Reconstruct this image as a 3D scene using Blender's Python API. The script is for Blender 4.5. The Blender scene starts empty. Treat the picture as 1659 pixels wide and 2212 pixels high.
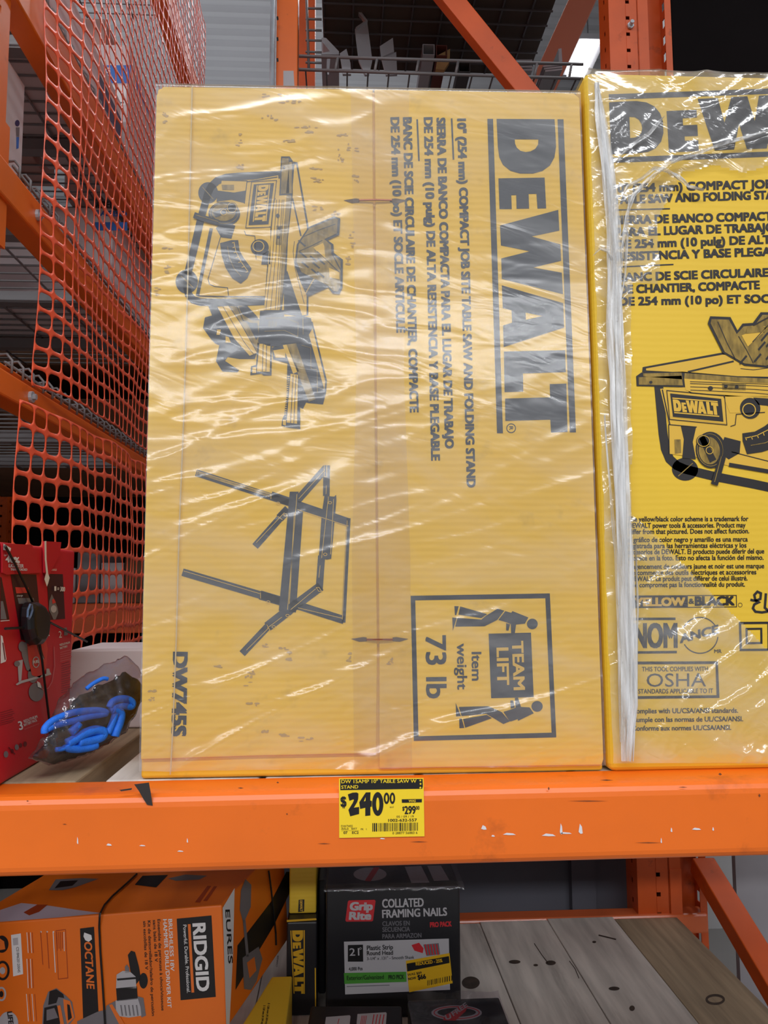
import bpy, bmesh, math, random
from mathutils import Vector, Matrix, noise
from mathutils.geometry import tessellate_polygon

random.seed(7)
SC = bpy.context.scene
COL = SC.collection

# ------------------------------------------------------------------ camera
F = 1661.0
CX, CY = 829.5, 1106.0
CAMPOS = Vector((0, 0, 1.5))
YAW = math.atan(90 / F)
PITCH = math.atan(152 / F)
ROT = (Matrix.Rotation(-YAW, 3, 'Z') @ Matrix.Rotation(math.pi / 2 + PITCH, 3, 'X')
       @ Matrix.Rotation(math.radians(-0.25), 3, 'Z'))
cam = bpy.data.cameras.new('camera')
cam.sensor_fit = 'VERTICAL'
cam.sensor_height = 24.0
cam.lens = F / 2212 * 24.0
cam.clip_start = 0.02
cam_ob = bpy.data.objects.new('camera', cam)
cam_ob.matrix_world = Matrix.Translation(CAMPOS) @ ROT.to_4x4()
COL.objects.link(cam_ob)
SC.camera = cam_ob

# ------------------------------------------------------------------ world, lights, exposure
SC.view_settings.view_transform = 'Standard'
SC.view_settings.look = 'None'
SC.view_settings.gamma = 1.0
SC.view_settings.use_curve_mapping = False
SC.view_settings.exposure = 0.08
w = bpy.data.worlds.new('store_ambient')
SC.world = w
w.use_nodes = True
bg = w.node_tree.nodes['Background']
bg.inputs[0].default_value = (0.88, 0.91, 1.0, 1)
bg.inputs[1].default_value = 0.12


def area(name, loc, sx, sy, energy, color=(0.95, 0.97, 1.0), rot=(0, 0, 0)):
    l = bpy.data.lights.new(name, 'AREA')
    l.shape = 'RECTANGLE'
    l.size, l.size_y = sx, sy
    l.energy = energy
    l.color = color
    o = bpy.data.objects.new(name, l)
    o.location = loc
    o.rotation_euler = rot
    COL.objects.link(o)
    return o


# rows of fluorescent store lamps under the roof, all shining straight down
area('aisle_lamp_row', (-0.8, -2.2, 5.2), 7.0, 0.5, 270)
area('aisle_lamp_row', (0.6, -7.5, 4.6), 10.0, 0.6, 620)
area('aisle_lamp_row', (0.8, 4.6, 6.2), 0.4, 4.0, 60)
area('aisle_lamp_row', (-3.6, 1.8, 5.8), 0.4, 5.0, 90)
area('aisle_lamp_row', (3.4, 1.8, 5.8), 0.4, 5.0, 60)
# added upward fill that brightens the roof sheets; no fixture stands for it
area('roof_fill', (-2.0, 7.0, 5.6), 6.0, 6.0, 46, rot=(math.pi, 0, 0))


# ------------------------------------------------------------------ pixel measuring
def ray(px, py):
    return ROT @ Vector(((px - CX) / F, -(py - CY) / F, -1.0))


class Plane:
    """a real plane in the shop; P(px, py) gives the point of it measured at a photo pixel"""
    def __init__(self, point, normal):
        self.p, self.n = Vector(point), Vector(normal).normalized()

    def P(self, px, py, lift=0.0):
        r = ray(px, py)
        t = (self.p - CAMPOS).dot(self.n) / r.dot(self.n)
        return CAMPOS + r * t + self.n * lift


def PY(px, py, y):
    return Plane((0, y, 0), (0, -1, 0)).P(px, py)


def PX(px, py, x):
    return Plane((x, 0, 0), (1, 0, 0)).P(px, py)


def PZ(px, py, z):
    return Plane((0, 0, z), (0, 0, 1)).P(px, py)


def crop(ox, oy, s):
    def f(x, y):
        return (ox + x / s, oy + y / s)
    return f


# ------------------------------------------------------------------ materials
def lin(c):
    return tuple(((v / 255) / 12.92 if v / 255 <= 0.04045 else ((v / 255 + 0.055) / 1.055) ** 2.4) for v in c)


_M = {}


def mat(name, rgb, rough=0.5, metal=0.0, var=0.0, vscale=8.0, bump=0.0, bscale=200.0, stretch=(1, 1, 1), spec=0.5,
        dark=None, darkamt=0.0, dscale=30.0, flutes=0.0):
    if name in _M:
        return _M[name]
    m = bpy.data.materials.new(name)
    m.use_nodes = True
    nt = m.node_tree
    b = nt.nodes['Principled BSDF']
    L = nt.links.new
    col = lin(rgb)
    b.inputs['Base Color'].default_value = (*col, 1)
    b.inputs['Roughness'].default_value = rough
    b.inputs['Metallic'].default_value = metal
    b.inputs['Specular IOR Level'].default_value = spec
    tc = nt.nodes.new('ShaderNodeTexCoord')
    mp = nt.nodes.new('ShaderNodeMapping')
    mp.inputs['Scale'].default_value = stretch
    L(tc.outputs['Object'], mp.inputs['Vector'])
    last = None
    if var > 0:
        n = nt.nodes.new('ShaderNodeTexNoise')
        n.inputs['Scale'].default_value = vscale
        n.inputs['Detail'].default_value = 5
        L(mp.outputs[0], n.inputs['Vector'])
        r = nt.nodes.new('ShaderNodeValToRGB')
        r.color_ramp.elements[0].position = 0.3
        r.color_ramp.elements[1].position = 0.7
        r.color_ramp.elements[0].color = (*[c * (1 - var) for c in col], 1)
        r.color_ramp.elements[1].color = (*[min(1, c * (1 + var * 0.6)) for c in col], 1)
        L(n.outputs['Fac'], r.inputs['Fac'])
        last = r.outputs[0]
    if dark is not None:
        n = nt.nodes.new('ShaderNodeTexNoise')
        n.inputs['Scale'].default_value = dscale
        n.inputs['Detail'].default_value = 6
        n.inputs['Roughness'].default_value = 0.65
        L(mp.outputs[0], n.inputs['Vector'])
        r = nt.nodes.new('ShaderNodeValToRGB')
        r.color_ramp.elements[0].position = 0.60
        r.color_ramp.elements[1].position = 0.74
        r.color_ramp.elements[0].color = (0, 0, 0, 1)
        r.color_ramp.elements[1].color = (darkamt,) * 3 + (1,)
        L(n.outputs['Fac'], r.inputs['Fac'])
        mx = nt.nodes.new('ShaderNodeMix')
        mx.data_type = 'RGBA'
        L(r.outputs[0], mx.inputs[0])
        if last:
            L(last, mx.inputs[6])
        else:
            mx.inputs[6].default_value = (*col, 1)
        mx.inputs[7].default_value = (*lin(dark), 1)
        last = mx.outputs[2]
    if last:
        L(last, b.inputs['Base Color'])
    if bump > 0 or flutes > 0:
        bp = nt.nodes.new('ShaderNodeBump')
        bp.inputs['Distance'].default_value = 0.002
        if flutes > 0:
            wv = nt.nodes.new('ShaderNodeTexWave')
            wv.bands_direction = 'Z'
            wv.inputs['Scale'].default_value = 38
            wv.inputs['Distortion'].default_value = 1.2
            wv.inputs['Detail'].default_value = 2
            L(tc.outputs['Object'], wv.inputs['Vector'])
            bp.inputs['Strength'].default_value = flutes
            L(wv.outputs['Fac'], bp.inputs['Height'])
        else:
            n = nt.nodes.new('ShaderNodeTexNoise')
            n.inputs['Scale'].default_value = bscale
            n.inputs['Detail'].default_value = 3
            L(mp.outputs[0], n.inputs['Vector'])
            bp.inputs['Strength'].default_value = bump
            L(n.outputs['Fac'], bp.inputs['Height'])
        L(bp.outputs[0], b.inputs['Normal'])
    _M[name] = m
    return m


def emit(name, rgb, s):
    m = bpy.data.materials.new(name)
    m.use_nodes = True
    b = m.node_tree.nodes['Principled BSDF']
    b.inputs['Base Color'].default_value = (0.9, 0.9, 0.9, 1)
    b.inputs['Emission Color'].default_value = (*lin(rgb), 1)
    b.inputs['Emission Strength'].default_value = s
    return m


def film(name, haze_lo, haze_hi, scale, stretch, rot, rough=0.12, bump=0.6, tint=(0.97, 0.97, 0.97), white=0.9, spec=1.0,
         lo=0.42, hi=0.75):
    """clear plastic film: see-through, cloudy where it is stretched and doubled, glossy on its wrinkles"""
    m = bpy.data.materials.new(name)
    m.use_nodes = True
    nt = m.node_tree
    L = nt.links.new
    nt.nodes.remove(nt.nodes['Principled BSDF'])
    out = nt.nodes['Material Output']
    tc = nt.nodes.new('ShaderNodeTexCoord')
    mp0 = nt.nodes.new('ShaderNodeMapping')
    mp0.inputs['Rotation'].default_value = rot
    L(tc.outputs['Object'], mp0.inputs['Vector'])
    mp = nt.nodes.new('ShaderNodeMapping')
    mp.inputs['Scale'].default_value = stretch
    L(mp0.outputs[0], mp.inputs['Vector'])
    n = nt.nodes.new('ShaderNodeTexNoise')
    n.inputs['Scale'].default_value = scale
    n.inputs['Detail'].default_value = 4
    n.inputs['Distortion'].default_value = 0.6
    L(mp.outputs[0], n.inputs['Vector'])
    r = nt.nodes.new('ShaderNodeMapRange')
    r.inputs['From Min'].default_value = lo
    r.inputs['From Max'].default_value = hi
    r.inputs['To Min'].default_value = haze_lo
    r.inputs['To Max'].default_value = haze_hi
    L(n.outputs['Fac'], r.inputs['Value'])
    n2 = nt.nodes.new('ShaderNodeTexNoise')
    n2.inputs['Scale'].default_value = scale * 1.7
    n2.inputs['Detail'].default_value = 3
    n2.inputs['Distortion'].default_value = 0.8
    L(mp.outputs[0], n2.inputs['Vector'])
    bp = nt.nodes.new('ShaderNodeBump')
    bp.inputs['Strength'].default_value = bump
    bp.inputs['Distance'].default_value = 0.004
    L(n2.outputs['Fac'], bp.inputs['Height'])
    tr = nt.nodes.new('ShaderNodeBsdfTransparent')
    tr.inputs['Color'].default_value = (*tint, 1)
    df = nt.nodes.new('ShaderNodeBsdfDiffuse')
    df.inputs['Color'].default_value = (white, white, white, 1)
    gl = nt.nodes.new('ShaderNodeBsdfGlossy')
    gl.inputs['Roughness'].default_value = rough
    L(bp.outputs[0], gl.inputs['Normal'])
    fr = nt.nodes.new('ShaderNodeLayerWeight')
    fr.inputs['Blend'].default_value = 0.5
    L(bp.outputs[0], fr.inputs['Normal'])
    pw = nt.nodes.new('ShaderNodeMath')
    pw.operation = 'POWER'
    pw.inputs[1].default_value = 5.0
    L(fr.outputs['Facing'], pw.inputs[0])
    ml = nt.nodes.new('ShaderNodeMath')
    ml.operation = 'MULTIPLY_ADD'
    ml.inputs[1].default_value = 0.9
    ml.inputs[2].default_value = 0.05 * spec
    L(pw.outputs[0], ml.inputs[0])
    m1 = nt.nodes.new('ShaderNodeMixShader')
    L(r.outputs[0], m1.inputs[0])
    L(tr.outputs[0], m1.inputs[1])
    L(df.outputs[0], m1.inputs[2])
    m2 = nt.nodes.new('ShaderNodeMixShader')
    L(ml.outputs[0], m2.inputs[0])
    L(m1.outputs[0], m2.inputs[1])
    L(gl.outputs[0], m2.inputs[2])
    L(m2.outputs[0], out.inputs['Surface'])
    return m


ORANGE = mat('orange_rack_paint', (240, 112, 22), 0.38, var=0.10, vscale=5, dark=(120, 50, 15), darkamt=0.35, dscale=14, bump=0.12, bscale=60)
ORANGE2 = mat('orange_rack_paint_old', (214, 88, 28), 0.45, var=0.16, vscale=7, dark=(90, 40, 20), darkamt=0.5, dscale=20)
YELLOW = mat('yellow_carton', (238, 190, 52), 0.55, var=0.05, vscale=6, dark=(150, 120, 60), darkamt=0.30, dscale=22, flutes=0.10)
YELLOW2 = mat('yellow_carton_fresh', (236, 194, 52), 0.55, var=0.04, vscale=5, flutes=0.05)
YDULL = mat('yellow_print', (226, 180, 62), 0.55)
KRAFT = mat('kraft_edge', (176, 140, 92), 0.8, var=0.15, vscale=30)
INK = mat('black_print', (38, 34, 34), 0.5)
INKL = mat('blue_black_print', (38, 42, 52), 0.5)
HATCH = mat('hatched_print', (150, 122, 52), 0.55, var=0.5, vscale=160, stretch=(1, 1, 0.35))
STAIN = mat('grey_scuff', (188, 152, 84), 0.7)
WHITE = mat('white_print', (232, 232, 232), 0.5)
TAGY = mat('price_tag_yellow', (250, 214, 36), 0.5)
TAGB = mat('price_tag_black', (18, 16, 18), 0.5)
RED = mat('red_carton', (196, 22, 40), 0.5, var=0.08, vscale=6)
REDP = mat('red_print', (205, 40, 48), 0.5)
MAROON = mat('maroon_print', (62, 22, 26), 0.5)
GREYP = mat('grey_print', (120, 116, 120), 0.5)
LGREYP = mat('light_grey_print', (186, 184, 188), 0.5)
ORKIT = mat('orange_carton', (242, 118, 22), 0.42, var=0.06, vscale=6)
ORP = mat('orange_print', (238, 120, 40), 0.5)
BLACKC = mat('black_carton', (26, 25, 30), 0.42, var=0.2, vscale=10)
BLACKP = mat('black_plastic', (18, 20, 24), 0.32)
CABLE = mat('black_cable', (14, 14, 17), 0.4)
WOOD = mat('grey_pine', (216, 208, 200), 0.75, var=0.28, vscale=6, stretch=(6, 0.6, 6), dark=(96, 84, 74), darkamt=0.55, dscale=2.2, bump=0.15, bscale=30)
WOODB = mat('brown_pine', (158, 138, 112), 0.75, var=0.3, vscale=8, stretch=(8, 0.5, 8), dark=(88, 72, 58), darkamt=0.6, dscale=3, bump=0.15, bscale=30)
KNOT = mat('wood_knot', (70, 56, 46), 0.8, var=0.4, vscale=60)
STEEL = mat('galvanised_steel', (190, 200, 208), 0.36, metal=0.3, var=0.15, vscale=25)
WIRE = mat('grey_wire', (128, 126, 128), 0.45, metal=0.1)
WIRED = mat('dark_wire', (86, 84, 86), 0.5, metal=0.4)
ALU = mat('aluminium_extrusion', (176, 178, 184), 0.35, metal=0.3)
NET = mat('orange_net_plastic', (252, 98, 60), 0.28, spec=0.8)
CWHITE = mat('white_carton', (214, 204, 206), 0.7, var=0.06, vscale=6)
CPINK = mat('pale_pink_carton', (196, 160, 152), 0.7, var=0.1, vscale=5)
CGREY = mat('grey_carton', (150, 146, 150), 0.7, var=0.1, vscale=5)
CBROWN = mat('brown_carton', (120, 86, 62), 0.8, var=0.15, vscale=6)
BLUEP = mat('blue_print', (44, 110, 198), 0.5)
NAVYP = mat('navy_print', (36, 42, 92), 0.5)
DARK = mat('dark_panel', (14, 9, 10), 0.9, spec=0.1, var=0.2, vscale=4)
SLATE = mat('slate_panel', (84, 84, 94), 0.7, var=0.12, vscale=3)
COPPER = mat('copper_staple', (176, 110, 84), 0.3, metal=0.9)
BLUECORD = mat('blue_cord', (28, 118, 240), 0.55, var=0.15, vscale=120, bump=0.4, bscale=900)
GREENP = mat('green_print', (74, 150, 52), 0.5)
CONC = mat('concrete', (150, 148, 145), 0.6, var=0.15, vscale=2)
ROOFM = mat('white_roof_sheet', (206, 206, 210), 0.6, var=0.05, vscale=1)
WALLM = mat('grey_wall_paint', (132, 132, 138), 0.8, var=0.08, vscale=1)

WRAP_L = film('stretch_wrap', 0.07, 0.20, 5, (1.0, 1, 3.5), (0, math.radians(-16), 0), rough=0.18, bump=0.2, spec=1.6)
WRAP_R = film('stretch_wrap_creased', 0.08, 0.26, 8, (1.0, 1, 3.0), (0, math.radians(-24), 0), rough=0.13, bump=0.45, spec=1.8)
WRAP_B = film('bunched_wrap', 0.25, 0.9, 22, (5.0, 5, 0.5), (0, 0, 0), rough=0.2, bump=0.5, lo=0.38, hi=0.68)
TAPE = film('clear_tape', 0.01, 0.06, 12, (1, 1, 0.3), (0, 0, 0), rough=0.25, bump=0.1, tint=(0.96, 0.94, 0.91))
BAGF = film('clear_bag', 0.02, 0.12, 16, (1, 1, 3), (0, math.radians(25), 0), rough=0.08, bump=0.5, spec=1.3, white=0.6, tint=(0.80, 0.76, 0.82))


# ------------------------------------------------------------------ mesh builder
class MB:
    def __init__(self):
        self.v, self.f, self.m = [], [], []

    def add(self, vs, fs, k=0):
        b = len(self.v)
        self.v += [Vector(p) for p in vs]
        self.f += [tuple(b + i for i in f) for f in fs]
        self.m += [k] * len(fs)

    def hexa(self, front, back, k=0):
        """front, back: four corners each, in the same turning order"""
        self.add(list(front) + list(back), [(0, 1, 2, 3), (7, 6, 5, 4), (0, 4, 5, 1), (1, 5, 6, 2), (2, 6, 7, 3), (3, 7, 4, 0)], k)

    def box(self, x0, x1, y0, y1, z0, z1, k=0):
        self.hexa([(x0, y0, z1), (x1, y0, z1), (x1, y0, z0), (x0, y0, z0)],
                  [(x0, y1, z1), (x1, y1, z1), (x1, y1, z0), (x0, y1, z0)], k)

    def bar(self, p0, p1, w, h, up=(0, 0, 1), k=0):
        p0, p1 = Vector(p0), Vector(p1)
        d = (p1 - p0).normalized()
        s = d.cross(Vector(up)).normalized() * (w / 2)
        u = s.cross(d).normalized() * (h / 2)
        q = [s + u, s - u, -s - u, -s + u]
        self.hexa([p0 + a for a in q], [p1 + a for a in q], k)

    def tube(self, pts, r, n=8, closed=False, k=0):
        pts = [Vector(p) for p in pts]
        N = len(pts)
        rs = r if isinstance(r, (list, tuple)) else [r] * N
        prev = None
        rings = []
        for i, p in enumerate(pts):
            a = pts[(i - 1) % N] if (closed or i > 0) else p
            c = pts[(i + 1) % N] if (closed or i < N - 1) else p
            d = (c - a).normalized()
            if prev is None:
                u = d.orthogonal().normalized()
            else:
                u = (prev - d * prev.dot(d)).normalized()
            prev = u
            v = d.cross(u)
            rings.append([p + (u * math.cos(2 * math.pi * j / n) + v * math.sin(2 * math.pi * j / n)) * rs[i] for j in range(n)])
        vs = [q for rg in rings for q in rg]
        fs = []
        for i in range(N if closed else N - 1):
            b0, b1 = i * n, ((i + 1) % N) * n
            for j in range(n):
                fs.append((b0 + j, b0 + (j + 1) % n, b1 + (j + 1) % n, b1 + j))
        if not closed:
            fs.append(tuple(range(n - 1, -1, -1)))
            fs.append(tuple(range((N - 1) * n, N * n)))
        self.add(vs, fs, k)

    def prism(self, poly, off, k=0):
        """a flat 3-D outline pushed along the vector off"""
        n = len(poly)
        off = Vector(off)
        a = [Vector(p) for p in poly]
        b = [p + off for p in a]
        tri = tessellate_polygon([a])
        fs = [tuple(t) for t in tri] + [tuple(n + i for i in reversed(t)) for t in tri]
        fs += [(i, (i + 1) % n, n + (i + 1) % n, n + i) for i in range(n)]
        self.add(a + b, fs, k)

    def ellipsoid(self, c, r, nu=20, nv=12, k=0, fn=None):
        c = Vector(c)
        vs, fs = [], []
        for i in range(nv + 1):
            t = math.pi * i / nv
            for j in range(nu):
                a = 2 * math.pi * j / nu
                d = Vector((math.sin(t) * math.cos(a), math.sin(t) * math.sin(a), math.cos(t)))
                p = Vector((d.x * r[0], d.y * r[1], d.z * r[2]))
                if fn:
                    p = fn(p, d)
                vs.append(c + p)
        for i in range(nv):
            for j in range(nu):
                fs.append((i * nu + j, i * nu + (j + 1) % nu, (i + 1) * nu + (j + 1) % nu, (i + 1) * nu + j))
        self.add(vs, fs, k)

    def build(self, name, mats, parent=None, bevel=0.0, seg=2, smooth=False, weld=True, recalc=True):
        if not isinstance(mats, (list, tuple)):
            mats = [mats]
        off = parent_loc(parent) if parent is not None else Vector((0, 0, 0))
        me = bpy.data.meshes.new(name)
        me.from_pydata([tuple(p - off) for p in self.v], [], self.f)
        for i, p in enumerate(me.polygons):
            p.material_index = self.m[i]
        for m in mats:
            me.materials.append(m)
        if weld or bevel:
            bm = bmesh.new()
            bm.from_mesh(me)
            if weld:
                bmesh.ops.remove_doubles(bm, verts=bm.verts, dist=1e-6)
            if recalc:
                bmesh.ops.recalc_face_normals(bm, faces=bm.faces)
            if bevel:
                es = [e for e in bm.edges if len(e.link_faces) == 2 and e.calc_face_angle(0) > 0.5]
                bmesh.ops.bevel(bm, geom=es, offset=bevel, segments=seg, profile=0.5, affect='EDGES', clamp_overlap=True)
            bm.to_mesh(me)
            bm.free()
        if smooth:
            for p in me.polygons:
                p.use_smooth = True
        o = bpy.data.objects.new(name, me)
        COL.objects.link(o)
        if parent is not None:
            o.parent = parent
        return o


def parent_loc(p):
    l = Vector((0, 0, 0))
    while p is not None:
        l += p.location
        p = p.parent
    return l


def tag(o, label, cat, group=None):
    o['label'] = label
    o['category'] = cat
    if group:
        o['group'] = group
    return o


def thing(name, label, cat, loc, group=None):
    o = bpy.data.objects.new(name, None)
    o.location = loc
    o.empty_display_size = 0.05
    COL.objects.link(o)
    return tag(o, label, cat, group)


def struct(name, mb, m, **k):
    o = mb.build(name, m, **k)
    o['kind'] = 'structure'
    return o


# ------------------------------------------------------------------ flat printing
_G = {}


def glyphs(s, off):
    key = (s, off)
    if key in _G:
        return _G[key]
    fc = bpy.data.curves.new('lettering', 'FONT')
    fc.body = s
    fc.offset = off
    fc.resolution_u = 3
    ob = bpy.data.objects.new('lettering', fc)
    COL.objects.link(ob)
    dg = bpy.context.evaluated_depsgraph_get()
    me = ob.evaluated_get(dg).to_mesh()
    vs = [(v.co.x, v.co.y) for v in me.vertices]
    fs = [tuple(p.vertices) for p in me.polygons]
    ob.evaluated_get(dg).to_mesh_clear()
    bpy.data.objects.remove(ob)
    bpy.data.curves.remove(fc)
    _G[key] = (vs, fs)
    return vs, fs


CAPH = max(v[1] for v in glyphs('H', 0.0)[0])


class Print(MB):
    """ink on one plane; coordinates are photo pixels measured on that plane (through the crop function c)"""
    def __init__(self, plane, c=None, base=0.0004, step=0.0003):
        super().__init__()
        self.pl, self.c, self.base, self.step = plane, c or (lambda x, y: (x, y)), base, step

    def q(self, x, y, l=0):
        px, py = self.c(x, y)
        return self.pl.P(px, py, self.base + l * self.step)

    def poly(self, pts, k=0, l=0, holes=()):
        loops = [[self.q(x, y, l) for x, y in pts]] + [[self.q(x, y, l) for x, y in h] for h in holes]
        tri = tessellate_polygon(loops)
        self.add([p for lp in loops for p in lp], [tuple(t) for t in tri], k)

    def quad(self, x0, y0, x1, y1, k=0, l=0):
        self.poly([(x0, y0), (x1, y0), (x1, y1), (x0, y1)], k, l)

    def stroke(self, pts, w, k=0, l=0, closed=False):
        n = len(pts)
        P = [Vector(p) for p in pts]
        le, ri = [], []
        for i in range(n):
            a = P[i - 1] if (i > 0 or closed) else None
            b = P[(i + 1) % n] if (i < n - 1 or closed) else None
            d0 = (P[i] - a).normalized() if a is not None and (P[i] - a).length > 1e-6 else None
            d1 = (b - P[i]).normalized() if b is not None and (b - P[i]).length > 1e-6 else None
            if d0 is None:
                d0 = d1
            if d1 is None:
                d1 = d0
            t = (d0 + d1)
            t = t.normalized() if t.length > 1e-3 else d0
            nn = Vector((-t.y, t.x))
            sc = 1 / max(0.5, nn.dot(Vector((-d0.y, d0.x))))
            le.append(P[i] + nn * (w / 2 * sc))
            ri.append(P[i] - nn * (w / 2 * sc))
        vs = [self.q(p.x, p.y, l) for p in le] + [self.q(p.x, p.y, l) for p in ri]
        m = n if closed else n - 1
        self.add(vs, [(i, (i + 1) % n, n + (i + 1) % n, n + i) for i in range(m)], k)

    def ell(self, cx, cy, rx, ry, k=0, l=0, n=28, rot=0.0):
        cr, sr = math.cos(rot), math.sin(rot)
        self.poly([(cx + rx * math.cos(a) * cr - ry * math.sin(a) * sr, cy + rx * math.cos(a) * sr + ry * math.sin(a) * cr)
                   for a in (2 * math.pi * i / n for i in range(n))], k, l)

    def ring(self, cx, cy, rx, ry, w, k=0, l=0, a0=0.0, a1=2 * math.pi, n=32):
        full = abs(a1 - a0 - 2 * math.pi) < 1e-4
        m = n if full else n + 1
        self.stroke([(cx + rx * math.cos(a0 + (a1 - a0) * i / n), cy + ry * math.sin(a0 + (a1 - a0) * i / n)) for i in range(m)],
                    w, k, l, closed=full)

    def text(self, s, p0, p1, h, k=0, l=0, bold=0.018, slant=0.0):
        vs, fs = glyphs(s, 0.0)
        if not vs:
            return
        x0 = min(v[0] for v in vs)
        x1 = max(v[0] for v in vs)
        P0, P1 = Vector(p0), Vector(p1)
        d = P1 - P0
        up = Vector((d.y, -d.x)).normalized() * h
        dn, un, e = d.normalized(), up.normalized(), bold * h / CAPH
        for ci, (sx, sy) in enumerate(((-1, -0.7), (1, -0.7), (1, 0.7), (-1, 0.7)) if bold > 0.004 else ((0, 0),)):
            sh = dn * (sx * e) + un * (sy * e)
            out = []
            for x, y in vs:
                t = (x - x0) / (x1 - x0)
                y = y / CAPH
                q = P0 + d * t + up * y + dn * (slant * h * y) + sh
                out.append(self.q(q.x, q.y, l + ci * 0.2))
            self.add(out, fs, k)

    def build(self, name, mats, parent=None, **kw):
        return super().build(name, mats, parent, weld=False, **kw)


# the heavy block logo, drawn once in its own upright frame (u along the word, v up), then set on any quad
_LOGO = dict(
    D=([(968, 225), (1332, 225), (1338, 330), (1340, 400), (1330, 465), (1302, 515), (1255, 550), (1195, 567), (1115, 567), (1055, 550),
        (1008, 512), (985, 465), (976, 400)],
       [(1082, 352), (1230, 352), (1228, 385), (1210, 412), (1180, 428), (1150, 432), (1118, 425), (1095, 405), (1084, 380)]),
    E=([(980, 598), (1268, 592), (1277, 785), (1223, 787), (1217, 694), (1168, 695), (1171, 787), (1093, 788), (1091, 702), (1060, 703),
        (1063, 790), (987, 790)], None),
    W=([(1352, 795), (990, 893), (996, 1018), (1175, 1055), (998, 1100), (1002, 1228), (1378, 1325), (1372, 1190), (1195, 1157),
        (1368, 1115), (1364, 1012), (1185, 962), (1358, 925)], None),
    A=([(1002, 1268), (1380, 1382), (1384, 1535), (1014, 1655), (1010, 1520), (1065, 1503), (1062, 1425), (1008, 1412)],
       [(1148, 1440), (1252, 1462), (1150, 1485)]),
    L=([(1015, 1683), (1390, 1678), (1393, 1815), (1132, 1822), (1134, 1935), (1020, 1938)], None),
    T=([(1295, 1890), (1396, 1888), (1402, 2192), (1302, 2195), (1298, 2113), (1025, 2118), (1023, 1978), (1297, 1973)], None))


def logo(pr, u0v0, u1v0, u0v1, u1v1, k=0, l=0, bars=True):
    a, b, c, d = (Vector(p) for p in (u0v0, u1v0, u0v1, u1v1))

    def uv(u, v):
        r = a * (1 - u) * (1 - v) + b * u * (1 - v) + c * (1 - u) * v + d * u * v
        return (r.x, r.y)

    def m(p):
        x, y = p
        return uv((y - 225) / 1970, (x - (y - 225) * 0.033 - 910) / 478)
    for o, h in _LOGO.values():
        pr.poly([m(p) for p in o], k, l, [[m(p) for p in h]] if h else ())
    if bars:
        pr.poly([uv(0, 0), uv(1, 0), uv(1, 0.075), uv(0, 0.075)], k, l)
        pr.poly([uv(0, 0.922), uv(1, 0.922), uv(1, 1), uv(0, 1)], k, l)


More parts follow.
